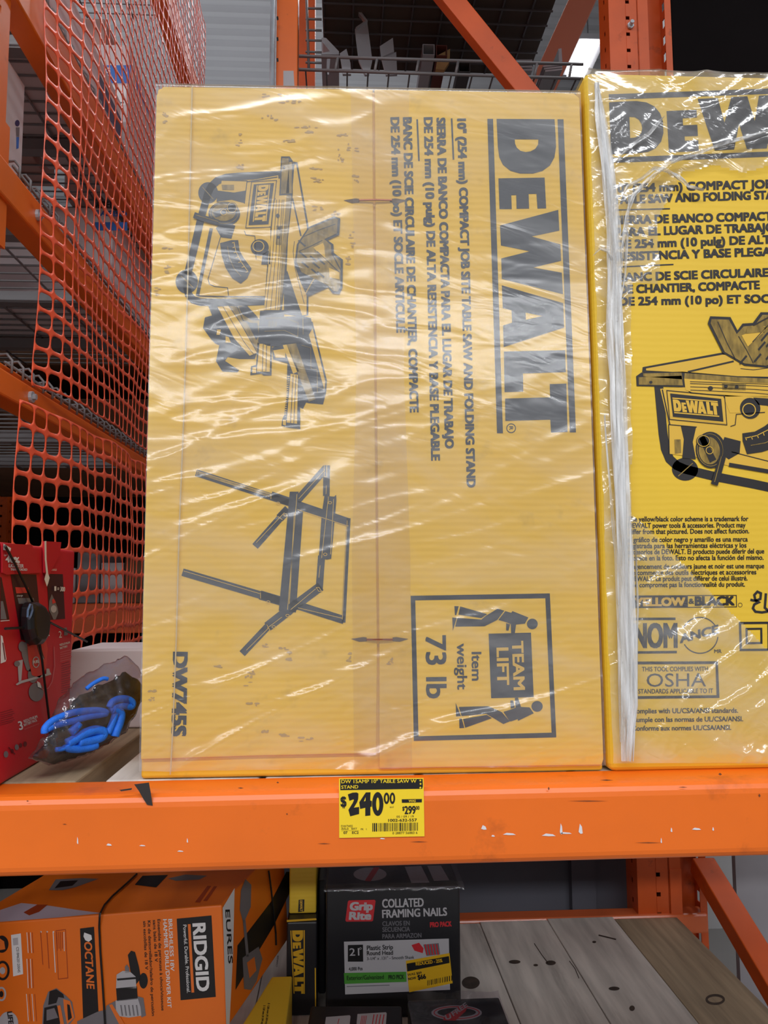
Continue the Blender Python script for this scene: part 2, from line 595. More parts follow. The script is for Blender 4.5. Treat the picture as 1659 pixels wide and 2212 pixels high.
# the line drawing of the table saw that both yellow cartons carry (K dark, H hatched, Y yellow)
def saw(pr, m, s, K, H, Y, badge=True):
    def P(pts, k, l):
        pr.poly([m(*p) for p in pts], k, l)

    def S(pts, w, k, l, closed=False):
        pr.stroke([m(*p) for p in pts], w * s, k, l, closed)

    def E(cx, cy, rx, ry, k, l):
        P([(cx + rx * math.cos(2 * math.pi * i / 28), cy + ry * math.sin(2 * math.pi * i / 28)) for i in range(28)], k, l)

    def R(cx, cy, rx, ry, w, k, l):
        S([(cx + rx * math.cos(2 * math.pi * i / 28), cy + ry * math.sin(2 * math.pi * i / 28)) for i in range(28)], w, k, l, True)
    # carrying frame
    S([(880, 205), (700, 212), (560, 218), (460, 228), (390, 252), (345, 295), (320, 345), (265, 540), (215, 760), (165, 960), (155, 1070),
       (170, 1130), (205, 1170), (260, 1187), (500, 1190), (780, 1180)], 58, K, 0)
    E(320, 345, 76, 82, K, 0)
    E(155, 1030, 86, 92, K, 0)
    S([(275, 300), (360, 395)], 6, H, 1)
    S([(110, 985), (205, 1075)], 6, H, 1)
    # body
    P([(425, 250), (620, 255), (860, 212), (870, 420), (830, 900), (760, 1150), (620, 1145), (235, 1145), (335, 625), (400, 420)], Y, 1)
    S([(345, 620), (238, 1140)], 26, K, 2)
    S([(238, 1140), (480, 1146), (760, 1146)], 8, K, 2)
    S([(425, 250), (620, 255), (600, 430)], 6, K, 2)
    S([(430, 640), (320, 1010), (330, 1050), (370, 1068), (470, 1078), (478, 1140)], 6, K, 2)
    S([(620, 262), (855, 225)], 8, K, 2)
    # motor end
    P([(395, 330), (520, 345), (610, 330), (598, 425), (500, 400), (385, 415)], K, 2)
    P([(425, 285), (520, 285), (520, 325), (430, 325)], H, 2)
    # hand wheel and crank
    P([(430, 560), (530, 600), (500, 700), (420, 690), (380, 620)], K, 2)
    E(445, 510, 122, 95, K, 3)
    R(445, 505, 108, 80, 4, H, 4)
    E(440, 500, 92, 66, H, 4)
    P([(360, 500), (520, 440), (545, 470), (380, 540)], K, 5)
    E(505, 465, 42, 44, K, 5)
    R(505, 465, 36, 38, 4, Y, 6)
    R(442, 500, 24, 22, 4, Y, 6)
    S([(212, 520), (300, 550), (400, 580)], 46, K, 5)
    S([(230, 522), (400, 572)], 5, H, 6)
    # bevel scale
    P([(500, 712), (552, 712), (562, 790), (595, 850), (655, 930), (622, 1005), (572, 1047), (505, 1005), (455, 925), (425, 830),
       (412, 735)], K, 3)
    S([(520, 730), (535, 800), (575, 880), (625, 950)], 5, Y, 4)
    for i in range(7):
        t = i / 6
        x, y = 505 + 95 * t * t + 10 * t, 735 + 225 * t
        S([(x, y), (x + 20, y - 6)], 5, Y, 4)
    S([(470, 760), (485, 850), (520, 930), (575, 990)], 5, H, 4)
    # badge
    P([(672, 268), (842, 255), (800, 610), (618, 615)], Y, 2)
    S([(655, 262), (848, 252), (805, 612), (610, 618)], 5, K, 3, True)
    P([(672, 283), (828, 272), (785, 590), (632, 597)], K, 3)
    if badge:
        logo(pr, m(695, 292), m(664, 572), m(800, 284), m(770, 566), Y, 4)
    # fence lock knob
    P([(690, 640), (800, 605), (800, 900), (690, 860)], Y, 2)
    S([(600, 640), (610, 670), (680, 680), (690, 860)], 5, K, 3)
    P([(740, 820), (790, 790), (780, 900), (730, 900)], K, 3)
    E(718, 768, 70, 64, K, 3)
    R(708, 760, 42, 40, 6, Y, 4)
    # table top
    P([(975, 105), (1008, 110), (1095, 610), (1092, 1290), (1030, 1300), (905, 1280), (900, 900), (920, 700), (945, 350)], K, 0)
    P([(985, 130), (998, 130), (1080, 610), (1078, 1285), (1045, 1290), (925, 950), (935, 700), (965, 380)], Y, 1)
    S([(970, 390), (1035, 680)], 11, K, 2)
    S([(925, 950), (1035, 1290)], 11, K, 2)
    S([(985, 720), (975, 800), (990, 930), (1060, 1200)], 4, K, 2)
    # front rail
    P([(882, 66), (948, 66), (972, 100), (972, 360), (935, 700), (915, 1000), (885, 1260), (745, 1320), (775, 900), (822, 400), (868, 370)], K, 1)
    P([(890, 80), (940, 80), (945, 350), (880, 355)], H, 2)
    P([(945, 110), (965, 110), (965, 350), (920, 355)], H, 2)
    P([(850, 370), (925, 365), (890, 760), (870, 1250), (750, 1250), (785, 900), (828, 420)], Y, 2)
    P([(925, 365), (962, 370), (928, 700), (905, 1000), (880, 1240), (872, 1240), (892, 760)], H, 2)
    for d in (0, 24, 48, 62):
        S([(848 + d * 0.9, 400), (820 + d, 800), (765 + d * 1.5, 1245)], 4, K, 3)
    E(905, 155, 9, 10, K, 3)
    E(857, 525, 14, 16, K, 4)
    P([(845, 600), (895, 600), (885, 750), (840, 745)], H, 3)
    E(868, 622, 11, 12, K, 4)
    E(862, 690, 11, 12, K, 4)
    # blade guard
    P([(1092, 612), (1290, 528), (1338, 545), (1330, 672), (1240, 712), (1285, 745), (1288, 810), (1358, 862), (1355, 1080), (1332, 1128),
       (1278, 1122), (1245, 1075), (1085, 1150), (1030, 1030), (985, 900), (1003, 745)], K, 3)
    P([(1097, 625), (1290, 545), (1318, 552), (1312, 660), (1215, 705), (1265, 750), (1270, 818), (1340, 872), (1338, 1070), (1318, 1108),
       (1285, 1105), (1240, 1060), (1120, 1000), (1040, 960), (1000, 880), (1018, 745)], H, 4)
    S([(1045, 690), (1160, 640), (1300, 590)], 5, K, 5)
    S([(1018, 800), (1110, 760), (1200, 715)], 5, K, 5)
    P([(1130, 770), (1205, 735), (1265, 880), (1250, 900)], Y, 5)
    P([(1215, 760), (1262, 775), (1260, 900), (1225, 880)], H, 6)
    for (x, y) in ((1040, 740), (1050, 830), (1065, 905), (1130, 860), (1150, 910), (1140, 960), (1190, 880), (1185, 980)):
        P([(x - 30, y - 22), (x - 18, y - 28), (x + 34, y + 16), (x + 24, y + 24)], K, 5)
    P([(1250, 925), (1330, 960), (1330, 1015), (1255, 1000)], Y, 5)
    S([(1270, 810), (1345, 950)], 8, K, 6)
    S([(1160, 800), (1330, 960)], 5, K, 6)
    for i in range(9):
        S([(1060 + i * 8, 1135 - i * 14), (1075 + i * 8, 1125 - i * 14)], 5, Y, 5)
    # rear leg and foot
    P([(320, 1215), (390, 1212), (560, 1480), (690, 1590), (680, 1625), (560, 1625), (470, 1610), (450, 1640), (560, 1712), (545, 1728),
       (430, 1722), (380, 1642), (405, 1520), (372, 1505), (345, 1476), (280, 1388), (295, 1305), (350, 1290)], K, 0)
    P([(388, 1222), (478, 1215), (570, 1350), (700, 1580), (640, 1605), (520, 1470)], Y, 2)
    S([(388, 1222), (478, 1215), (570, 1350), (700, 1580), (640, 1605), (520, 1470)], 5, K, 3, True)
    S([(430, 1215), (600, 1500), (670, 1590)], 4, K, 3)
    S([(540, 1215), (590, 1330), (720, 1380)], 6, K, 3)
    P([(480, 1218), (570, 1220), (640, 1300), (730, 1335), (720, 1480), (690, 1560), (560, 1330)], H, 1)
    P([(555, 1225), (620, 1215), (690, 1290), (720, 1330), (650, 1325), (580, 1280)], K, 2)
    P([(620, 1345), (700, 1350), (710, 1450), (690, 1480)], K, 2)
    P([(390, 1400), (418, 1400), (410, 1440), (385, 1440)], Y, 2)
    P([(455, 1450), (480, 1460), (495, 1500), (455, 1500)], Y, 2)
    # rail clamp
    P([(720, 1255), (905, 1250), (905, 1300), (1050, 1295), (1112, 1310), (1125, 1390), (1060, 1500), (890, 1505), (860, 1532), (780, 1525),
       (705, 1495)], K, 2)
    S([(765, 1314), (915, 1310), (1015, 1350), (1010, 1455), (910, 1408), (755, 1414)], 4, H, 4)
    for i in range(3):
        S([(795 + i * 24, 1335), (792 + i * 24, 1378)], 5, H, 4)
    S([(1050, 1310), (1052, 1440)], 4, H, 4)
    # short rail
    P([(700, 1500), (812, 1500), (808, 1752), (745, 1752), (730, 1738), (645, 1750), (650, 1682), (690, 1670)], K, 1)
    P([(716, 1510), (800, 1508), (795, 1725), (695, 1722)], Y, 2)
    P([(662, 1690), (690, 1690), (690, 1735), (660, 1735)], Y, 2)
    S([(745, 1512), (738, 1722)], 5, K, 3)
    S([(772, 1512), (765, 1722)], 5, K, 3)
    # extension fence
    P([(885, 1500), (1105, 1330), (1125, 1340), (1235, 1790), (1230, 1880), (1205, 1975), (1095, 1965), (1075, 1960), (1050, 2010), (1010, 1990),
       (930, 1660), (820, 1630), (812, 1540)], K, 0)
    P([(1105, 1350), (1118, 1360), (1222, 1800), (1215, 1860), (1170, 1700), (1085, 1400)], Y, 1)
    P([(925, 1515), (1000, 1505), (1150, 1935), (1095, 1955)], H, 2)
    P([(895, 1520), (925, 1515), (1020, 1720), (975, 1740)], Y, 2)
    S([(1000, 1505), (1150, 1935)], 5, K, 3)
    P([(820, 1560), (915, 1545), (915, 1615), (840, 1615)], Y, 1)
    S([(1040, 1520), (1110, 1540), (1112, 1700), (1160, 1710), (1162, 1890)], 4, H, 2)
    S([(1025, 1835), (1140, 1835), (1210, 1860)], 4, H, 2)
    # long rail
    P([(930, 1665), (980, 1735), (1025, 1740), (1030, 2165), (940, 2155), (885, 2140), (892, 2085), (905, 2060), (925, 1900)], K, 1)
    P([(955, 1740), (1012, 1748), (1005, 2125), (925, 2115)], Y, 2)
    S([(975, 1750), (955, 2120)], 5, K, 3)
    S([(998, 1750), (980, 2122)], 5, K, 3)
    for i in range(18):
        y = 1760 + i * 17
        S([(948 - i * 1.6, y), (934 - i * 1.6, y + 3)], 6, Y, 3)
    P([(898, 2095), (920, 2095), (918, 2138), (895, 2132)], Y, 2)


# ================================================================== the setting
mb = MB(); mb.box(-9, 9, -8, 16, -0.05, 0); struct('floor', mb, CONC)
mb = MB()
pitch, nrib = 0.16, 150
prof = []
for i in range(nrib):
    y = -8 + i * pitch
    prof += [(y, 7.0), (y + 0.05, 7.0), (y + 0.08, 7.05), (y + 0.13, 7.05)]
vs = [(x, y, z) for y, z in prof for x in (-9, 9)]
mb.add(vs, [(2 * i, 2 * i + 1, 2 * i + 3, 2 * i + 2) for i in range(len(prof) - 1)])
struct('ceiling', mb, ROOFM, recalc=False)
mb = MB(); mb.box(-9, 9, 15.9, 16, 0, 7); struct('wall_back', mb, WALLM)
mb = MB(); mb.box(-9.1, -9, -8, 16, 0, 7); struct('wall_left', mb, WALLM)
mb = MB(); mb.box(9, 9.1, -8, 16, 0, 7); struct('wall_right', mb, WALLM)

# ================================================================== end-cap rack that carries the cartons
BT = 1.265            # top of the front shelf beam
BY = 0.90             # its front face
LZ = 0.62             # top of the lower shelf boards


def perf(mb, o, u, v, W, H, holes, k=0):
    """sheet from corner o, W along u, H along v, with one column of holes [(centre u, centre v, w, h)]"""
    o, u, v = Vector(o), Vector(u), Vector(v)
    cu, hw = holes[0][0], holes[0][2]
    a, b = cu - hw / 2, cu + hw / 2

    def q(u0, u1, v0, v1):
        mb.add([o + u * u0 + v * v0, o + u * u1 + v * v0, o + u * u1 + v * v1, o + u * u0 + v * v1], [(0, 1, 2, 3)], k)
    q(0, a, 0, H); q(b, W, 0, H)
    z = 0
    for (_, cv, _, hh) in holes:
        q(a, b, z, cv - hh / 2)
        z = cv + hh / 2
    q(a, b, z, H)


def solid(o, t):
    md = o.modifiers.new('thickness', 'SOLIDIFY')
    md.thickness = t
    md.offset = 0
    return o


def upright(parent, x0, x1, y0, y1, z0, z1, m, hole=True, name='post'):
    """rack post: four-sided column whose front and right faces carry a column of slots"""
    mb = MB()
    w, d = x1 - x0, y1 - y0
    n = int((z1 - z0 - 0.1) / 0.0508)
    hs = [(w * 0.68, 0.06 + i * 0.0508, 0.011, 0.011) for i in range(n)]
    perf(mb, (x0, y0, z0), (1, 0, 0), (0, 0, 1), w, z1 - z0, hs)
    hs = [(d * 0.45, 0.085 + i * 0.0508, 0.010, 0.014) for i in range(n - 1)]
    perf(mb, (x1, y0, z0), (0, 1, 0), (0, 0, 1), d, z1 - z0, hs)
    perf(mb, (x0, y0, z0), (0, 1, 0), (0, 0, 1), d, z1 - z0, hs)
    mb.add([(x0, y1, z0), (x1, y1, z0), (x1, y1, z1), (x0, y1, z1)], [(0, 1, 2, 3)])
    return solid(mb.build(name, m, parent), 0.0025)


RYD = PZ(1250, 1987, LZ).y      # where the lower boards end
rack = thing('pallet_rack', 'orange end-cap rack whose wide front beam carries the yellow cartons', 'rack', (0.1, 1.45, 0))

# front shelf beam: rolled box section with soft edges
mb = MB()
zb = PY(830, 1877, BY).z
prof = [(BY, zb + 0.012), (BY, BT - 0.014)]
for i in range(1, 5):
    a = i / 4 * math.pi / 2
    prof.append((BY + 0.014 - 0.014 * math.cos(a), BT - 0.014 + 0.014 * math.sin(a)))
prof += [(BY + 0.062, BT), (BY + 0.062, zb)]
for i in range(0, 4):
    a = i / 4 * math.pi / 2
    prof.append((BY + 0.012 - 0.012 * math.sin(a), zb + 0.012 - 0.012 * math.cos(a)))
n = len(prof)
xs = [-1.15 + 2.6 * i / 26 for i in range(27)]
vs = [(x, y, z + 0.002 * math.sin(x * 2.1)) for x in xs for y, z in prof]
fs = [(i * n + j, i * n + (j + 1) % n, (i + 1) * n + (j + 1) % n, (i + 1) * n + j) for i in range(26) for j in range(n)]
fs += [tuple(range(n)), tuple(26 * n + j for j in range(n - 1, -1, -1))]
mb.add(vs, fs)
beam = mb.build('front_beam', ORANGE, rack, smooth=False)
pb = Plane((0, BY, 0), (0, -1, 0))
pc = Print(pb, None, 0.0006)
pc.poly([(290, 1694), (322, 1690), (326, 1712), (330, 1740), (318, 1738), (308, 1722), (300, 1708)], 1)
pc.poly([(258, 1706), (286, 1702), (284, 1706), (262, 1709)], 1)
for (x, y, a, b) in ((1045, 1787, 12, 10), (1100, 1801, 28, 5), (1185, 1803, 30, 6), (1212, 1790, 6, 24), (1222, 1799, 26, 4), (1254, 1790, 9, 22),
                     (1504, 1790, 20, 5), (236, 1824, 12, 5), (308, 1826, 14, 3), (168, 1815, 3, 16), (405, 1815, 3, 10), (1428, 1815, 3, 12),
                     (826, 1811, 12, 3), (390, 1838, 14, 3), (1450, 1792, 4, 10), (1065, 1805, 8, 4), (1540, 1790, 4, 8)):
    pc.poly([(x - a / 2, y + b * 0.3), (x - a * 0.2, y - b / 2), (x + a * 0.3, y - b * 0.2), (x + a / 2, y + b * 0.45), (x, y + b / 2)], 0)
for (x, y, a, b) in ((520, 1702, 14, 3), (600, 1690, 6, 4), (1185, 1703, 4, 8), (1270, 1730, 90, 2), (1400, 1820, 60, 2), (1310, 1685, 30, 3), (1640, 1718, 5, 8),
                     (905, 1818, 40, 2), (700, 1822, 30, 2), (1555, 1672, 8, 6), (1475, 1700, 20, 2), (140, 1780, 10, 2), (60, 1730, 6, 3), (620, 1758, 4, 4)):
    pc.poly([(x - a / 2, y), (x, y - b / 2), (x + a / 2, y + b * 0.1), (x, y + b / 2)], 2)
pc.build('paint_chips', [mat('bare_primer', (226, 220, 222), 0.6), mat('worn_black', (48, 40, 38), 0.6), mat('worn_brown', (120, 62, 30), 0.6)], beam)

# rear beam of the lower shelf, post, bracket and diagonal brace on the right
mb = MB(); mb.box(-1.1, 0.97, RYD + 0.012, RYD + 0.066, LZ - 0.05, LZ + 0.001); mb.build('rear_beam', mat('orange_rack_gloss', (222, 110, 62), 0.22), rack, bevel=0.006)
mb = MB(); mb.box(-1.1, 1.0, 0.92, 0.97, LZ - 0.13, LZ - 0.022); mb.build('lower_front_beam', ORANGE2, rack, bevel=0.006)
xa = (PY(1310, 83, 2.09).x + PY(1385, 1903, 2.09).x) / 2
upright(rack, xa, xa + 0.082, 2.09, 2.17, 0, 4.4, ORANGE2)
# the second column just right of it: open channel, its back web pierced by tall slots
mb = MB()
x0 = xa + 0.086
nh = 78
perf(mb, (x0 + 0.10, 2.09, 0), (0, 1, 0), (0, 0, 1), 0.07, 4.4, [(0.034, 0.05 + 0.054 * i, 0.040, 0.028) for i in range(nh)])
mb.add([(x0, 2.16, 0), (x0 + 0.10, 2.16, 0), (x0 + 0.10, 2.16, 4.4), (x0, 2.16, 4.4)], [(0, 1, 2, 3)])
mb.add([(x0, 2.09, 0), (x0, 2.16, 0), (x0, 2.16, 4.4), (x0, 2.09, 4.4)], [(0, 1, 2, 3)])
mb.add([(x0 + 0.082, 2.09, 0), (x0 + 0.10, 2.09, 0), (x0 + 0.10, 2.09, 4.4), (x0 + 0.082, 2.09, 4.4)], [(0, 1, 2, 3)])
mb.add([(x0, 2.088, 0), (x0 + 0.03, 2.088, 0), (x0 + 0.03, 2.088, 4.4), (x0, 2.088, 4.4)], [(0, 1, 2, 3)])
solid(mb.build('post', ORANGE2, rack), 0.003)
mb = MB()
mb.box(xa + 0.086, xa + 0.118, RYD + 0.018, 2.087, LZ - 0.14, LZ + 0.115)
mb.build('beam_bracket', ORANGE2, rack, bevel=0.004)
mb = MB()
b0, b1 = PX(1530, 1890, 0.96), PX(1668, 2120, 0.96)
dv = (b1 - b0)
mb.bar(b0 - dv * 0.12, b1 + dv * 0.8, 0.045, 0.06, (1, 0, 0))
mb.build('brace', ORANGE2, rack, bevel=0.003)
mb = MB()
c = PY(1362, 55, 2.085)
mb.tube([c + Vector((0, 0.004, 0)), c + Vector((0, -0.016, 0.002))], 0.006, 8)
mb.tube([c + Vector((0, 0.002, 0)), c + Vector((0, -0.004, 0))], 0.010, 6)
mb.build('bolt', STEEL, rack)
for sx in (-1.14, 1.30):
    mb = MB(); mb.box(sx, sx + 0.075, 0.962, 1.04, 0, 3.2); mb.build('front_post', ORANGE2, rack, bevel=0.004)

# boards of the upper deck
for i, (a, b) in enumerate([(-.905, -.72), (-.712, -.53), (-.522, -.318), (-.284, -.10), (-.094, .09), (.097, .28), (.287, .47), (.477, .66), (.667, .85), (.857, 1.03)]):
    mb = MB(); mb.box(a, b, 0.9635, 1.27 if i < 2 else 2.0, BT - 0.034, BT - 0.0003)
    lab = {0: 'leftmost grey board on the upper deck behind the orange beam', 1: 'pale board under the left half of the red saw carton',
           2: 'pale pine board under the clear bag of blue cord gear', 3: 'pine board end showing left of the big yellow carton foot'}.get(
               i, 'pine deck board hidden beneath the yellow cartons')
    tag(mb.build('deck_board', WOODB if i in (0, 2) else WOOD, bevel=0.003), lab, 'board', 'boards of the upper deck')

# boards of the lower deck
edges = [PZ(1036, 1992, LZ).x, PZ(1183, 1988, LZ).x, PZ(1327, 1985, LZ).x, PZ(1472, 1990, LZ).x]
wd = edges[1] - edges[0]
xs = [edges[0] - wd * 4, edges[0] - wd * 3, edges[0] - wd * 2, edges[0] - wd] + edges
labs = ['lower deck board beneath the orange drill carton', 'lower deck board between orange carton and flat yellow carton',
        'lower deck board beneath the black nail carton', 'lower deck board with a dark knot hole right of the nail carton',
        'broad grey board, second from the right on the lower deck, with short cracks', 'middle grey board on bare lower deck with pale streak',
        'rightmost brownish board on the lower deck beside the orange brace']
rear = [RYD + d for d in (0, 0, 0, -0.002, 0.004, 0.011, 0)]
for i in range(7):
    mb = MB(); mb.box(xs[i] + 0.001, xs[i + 1] - 0.001, 0.99, rear[i], LZ - 0.02, LZ + 0.0006 * (i % 3))
    b = mb.build('deck_board', WOODB if i == 6 else WOOD, bevel=0.002)
    tag(b, labs[i], 'board', 'boards of the lower deck')
    kn = Print(Plane((0, 0, LZ + 0.0006 * (i % 3)), (0, 0, 1)), crop(960, 1840, 2.373), 0.0004)
    if i == 3:
        kn.ell(135, 672, 46, 32)
    elif i == 4:
        kn.ell(360, 565, 30, 10); kn.ell(468, 582, 12, 6); kn.ell(545, 570, 26, 12)
        kn.stroke([(460, 470), (500, 530), (530, 570)], 4)
        kn.stroke([(640, 560), (670, 600), (690, 650)], 4)
    elif i == 5:
        kn.ell(870, 702, 28, 10); kn.ell(962, 803, 14, 14); kn.ell(768, 463, 10, 6)
        kn.stroke([(790, 428), (840, 440), (880, 450)], 7)
    elif i == 6:
        kn.ring(1388, 758, 44, 22, 12)
    else:
        continue
    kn.build('knot', KNOT, b)

# dark panel behind the lower shelf, grey panel right of it
mb = MB(); mb.box(-0.6, 0.86, 2.30, 2.32, 0.0, 1.30); mb.box(0.66, 0.73, 2.27, 2.30, 0.0, 1.30)
tag(mb.build('backing_panel', SLATE), 'dark slate panel standing behind the empty lower shelf', 'panel')
mb = MB(); mb.box(1.10, 1.80, 2.18, 2.20, 0.0, 1.24)
tag(mb.build('backing_panel', CGREY), 'pale grey panel beyond the orange brace at lower right', 'panel')
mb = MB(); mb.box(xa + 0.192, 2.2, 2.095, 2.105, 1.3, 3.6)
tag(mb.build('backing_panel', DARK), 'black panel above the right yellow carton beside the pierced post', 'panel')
mb = MB(); mb.box(xa + 0.56, xa + 1.3, 3.4, 3.42, 0.0, 4.2)  # added white board standing in for the bright aisle behind the slots
tag(mb.build('slot_backdrop', WHITE), 'added white board that makes the slots of the right post look bright', 'board')

# ================================================================== big yellow carton (front)
DY = 0.96
PL = Plane((0, DY, 0), (0, -1, 0))
bx = thing('yellow_carton', 'big shrink-wrapped yellow table saw carton with sideways lettering in the centre', 'carton', (0.04, 1.12, BT))
TLc, TRc, BRc, BLc = PL.P(338, 185), PL.P(1251, 201), PL.P(1305, 1655), PL.P(302, 1668)
zb0 = BT + 0.0006
for p in (BRc, BLc):
    p.z = zb0
back = [p + Vector((0, 0.335, 0)) for p in (TLc, TRc, BRc, BLc)]
inn = [p + Vector((0, 0.004, 0)) for p in (TLc, TRc, BRc, BLc)]
mb = MB(); mb.hexa(inn, back)
mb.build('carton_body', YELLOW, bx, bevel=0.004, seg=3)


def flap(px, name):
    mb = MB()
    mb.prism([PL.P(x, y) for x, y in px], (0, 0.004, 0))
    return mb.build(name, [YELLOW], bx, bevel=0.0012, seg=2)


flap([(352, 187), (805, 193), (809, 800), (815, 1400), (813, 1628), (560, 1633), (304, 1641), (309, 1300), (338, 205)], 'closure_flap')
flap([(809, 193), (1240, 201), (1252, 212), (1278, 900), (1304, 1640), (1300, 1653), (819, 1660), (819, 1400), (813, 800)], 'closure_flap')
pr = Print(PL, crop(360, 980, 3.770))
# stained and scuffed patches
rs = random.Random(3)
full = Print(PL, None)
c1 = crop(300, 160, 3.19)
for (x, y, a, b) in ((940, 150, 110, 14), (1040, 190, 90, 12), (900, 300, 70, 22), (1130, 370, 120, 10), (690, 460, 20, 60), (1020, 460, 60, 10),
                     (1400, 420, 40, 10), (1480, 520, 60, 60), (1390, 560, 20, 60), (700, 640, 22, 20), (1230, 650, 60, 10), (1230, 730, 50, 22),
                     (1480, 720, 50, 36), (1240, 920, 60, 30), (1370, 960, 40, 20), (1180, 400, 30, 6), (180, 280, 16, 20), (180, 330, 16, 10),
                     (200, 1200, 40, 6), (200, 1340, 18, 50), (130, 1500, 16, 40), (1470, 1150, 20, 90), (1440, 1280, 12, 40)):
    for j in range(7):
        px, py = c1(x + rs.uniform(-a, a) * 0.8, y + rs.uniform(-b, b) * 0.8)
        full.ell(px, py, rs.uniform(1.5, 6), rs.uniform(0.8, 2.2), 0, rs.random(), 9)
c2 = crop(300, 1380, 2.765)
for (x, y, a, b) in ((880, 70, 45, 30), (900, 120, 14, 10), (680, 200, 30, 14), (650, 250, 30, 40), (680, 390, 40, 10), (1000, 600, 60, 14), (860, 575, 40, 8),
                     (760, 550, 30, 12), (70, 360, 26, 14), (80, 310, 24, 6), (770, 40, 40, 14), (1260, 110, 20, 40), (1500, 130, 26, 30), (470, 165, 30, 10)):
    for j in range(7):
        px, py = c2(x + rs.uniform(-a, a) * 0.8, y + rs.uniform(-b, b) * 0.8)
        full.ell(px, py, rs.uniform(1.5, 6), rs.uniform(0.8, 2.4), 0, rs.random(), 9)
full.build('scuff_marks', STAIN, bx)

# word mark, product lines, model number
pr = Print(PL)
logo(pr, (1052.6, 257), (1073.5, 936), (1217, 258), (1244, 934))
pr.ring(1104, 925, 9.5, 9.5, 1.8)
pr.text('R', (1100, 921), (1100, 929), 8, bold=0.01)
for s, a, b in (('10" (254 mm) COMPACT JOB SITE TABLE SAW AND FOLDING STAND', (988, 258), (1009, 1052)),
                ('SIERRA DE BANCO COMPACTA PARA EL LUGAR DE TRABAJO', (943.5, 256), (962, 968)),
                ('DE 254 mm (10 pulg) DE ALTA RESISTENCIA Y BASE PLEGABLE', (916, 255), (932, 994)),
                ('BANC DE SCIE CIRCULAIRE DE CHANTIER, COMPACTE', (871, 255), (886, 890)),
                ('DE 254 mm (10 po) ET SOCLE ARTICULÉ', (844, 255), (857, 718))):
    pr.text(s, a, b, 17.5, bold=0.05)
pr.stroke([(975.5, 256), (979.5, 345)], 3.6)
pr.stroke([(901, 258), (905, 348)], 3.6)
pr.text('DW745S', (375.5, 1410), (372, 1588), 28.5, bold=0.06)
pr.build('brand_lettering', [INKL], bx)

# saw picture
pr = Print(PL)
cs = crop(360, 320, 3.567)
saw(pr, cs, 1 / 3.567, 0, 1, 2)
pr.build('saw_picture', [INKL, HATCH, YDULL], bx)

# folding stand picture
pr = Print(PL, crop(360, 980, 3.770))
for pts, wdt in (([(240, 155), (1000, 400)], 56), ([(850, 340), (1010, 395)], 66), ([(1060, 415), (1485, 560)], 66), ([(1300, 115), (1060, 385)], 62),
                 ([(985, 455), (720, 755)], 58), ([(990, 450), (920, 525)], 70), ([(1303, 95), (1300, 345)], 54), ([(1262, 830), (1242, 1110)], 58),
                 ([(1085, 440), (1025, 1290)], 56), ([(130, 965), (930, 1200)], 62), ([(760, 1150), (930, 1200)], 74), ([(1020, 1220), (1445, 1355)], 66),
                 ([(1255, 1080), (1000, 1270)], 76), ([(1000, 1270), (820, 1410)], 80), ([(830, 1400), (615, 1628)], 58), ([(1482, 525), (1440, 1375)], 32)):
    pr.stroke(pts, wdt, 0, 0)
pr.poly([(1003, 310), (1075, 310), (990, 1282), (913, 1278)], 0, 1)
pr.poly([(1285, 345), (1365, 350), (1380, 335), (1382, 380), (1340, 855), (1300, 862), (1240, 835), (1262, 500)], 0, 1)
for pts in ([(255, 145), (850, 330)], [(255, 165), (840, 350)], [(1065, 455), (1480, 590)], [(1290, 130), (1075, 370)], [(960, 480), (730, 725)], [(1303, 110), (1302, 190)],
            [(1300, 260), (1298, 330)], [(1318, 350), (1262, 850)], [(1360, 370), (1335, 820)], [(1062, 330), (985, 1270)], [(1040, 480), (1000, 1190)],
            [(140, 955), (760, 1140)], [(1070, 1255), (1430, 1340)], [(1215, 1100), (1010, 1270)], [(940, 1330), (820, 1420)], [(830, 1420), (650, 1600)],
            [(1470, 545), (1430, 1350)], [(1250, 910), (1240, 1010)], [(850, 330), (850, 370)], [(765, 1130), (765, 1180)], [(255, 135), (245, 180)], [(130, 950), (122, 985)],
            [(905, 510), (945, 540)], [(815, 1390), (850, 1450)]):
    pr.stroke(pts, 4, 1, 2)
pr.poly([(262, 150), (846, 332), (842, 342), (258, 168)], 2, 2)
for (x, y) in ((908, 405), (968, 500), (828, 1208), (985, 1318), (872, 1410), (1330, 400), (1292, 820)):
    pr.ring(x, y, 14, 10, 4, 1, 2)
pr.stroke([(1283, 95), (1305, 90), (1303, 190), (1283, 190)], 4, 1, 3, True)
pr.stroke([(1218, 1090), (1240, 1088), (1262, 1120), (1240, 1122)], 4, 1, 3, True)
pr.build('stand_picture', [INKL, YDULL, HATCH], bx)

# team lift panel
pr = Print(PL, crop(860, 1260, 4.366))
pr.poly([(118, 118), (1430, 95), (1491, 1452), (148, 1486)], 0, 0, [[(161, 160), (1388, 140), (1447, 1408), (192, 1442)]])
pr.ell(1265, 383, 51, 50)
pr.poly([(1010, 262), (1065, 278), (1078, 262), (1228, 322), (1195, 380), (1112, 388), (1100, 472), (1065, 472), (1062, 385), (1015, 365), (945, 345)])
pr.poly([(1018, 375), (1055, 388), (1040, 446), (1019, 444)])
pr.poly([(938, 238), (1000, 258), (935, 345), (815, 405), (538, 408), (558, 325), (785, 342), (830, 305)])
pr.poly([(585, 218), (838, 290), (785, 328), (568, 295)])
pr.poly([(530, 215), (571, 216), (548, 300), (535, 300)])
pr.poly([(510, 322), (552, 325), (516, 447)])
pr.poly([(853, 475), (1252, 465), (1278, 1072), (877, 1083)])
pr.text('TEAM', (1075, 550), (1092, 1003), 100, 1, 1, bold=0.035)
pr.text('LIFT', (930, 612), (938, 955), 105, 1, 1, bold=0.035)
pr.text('Item', (694, 650), (697, 915), 88, bold=0.022)
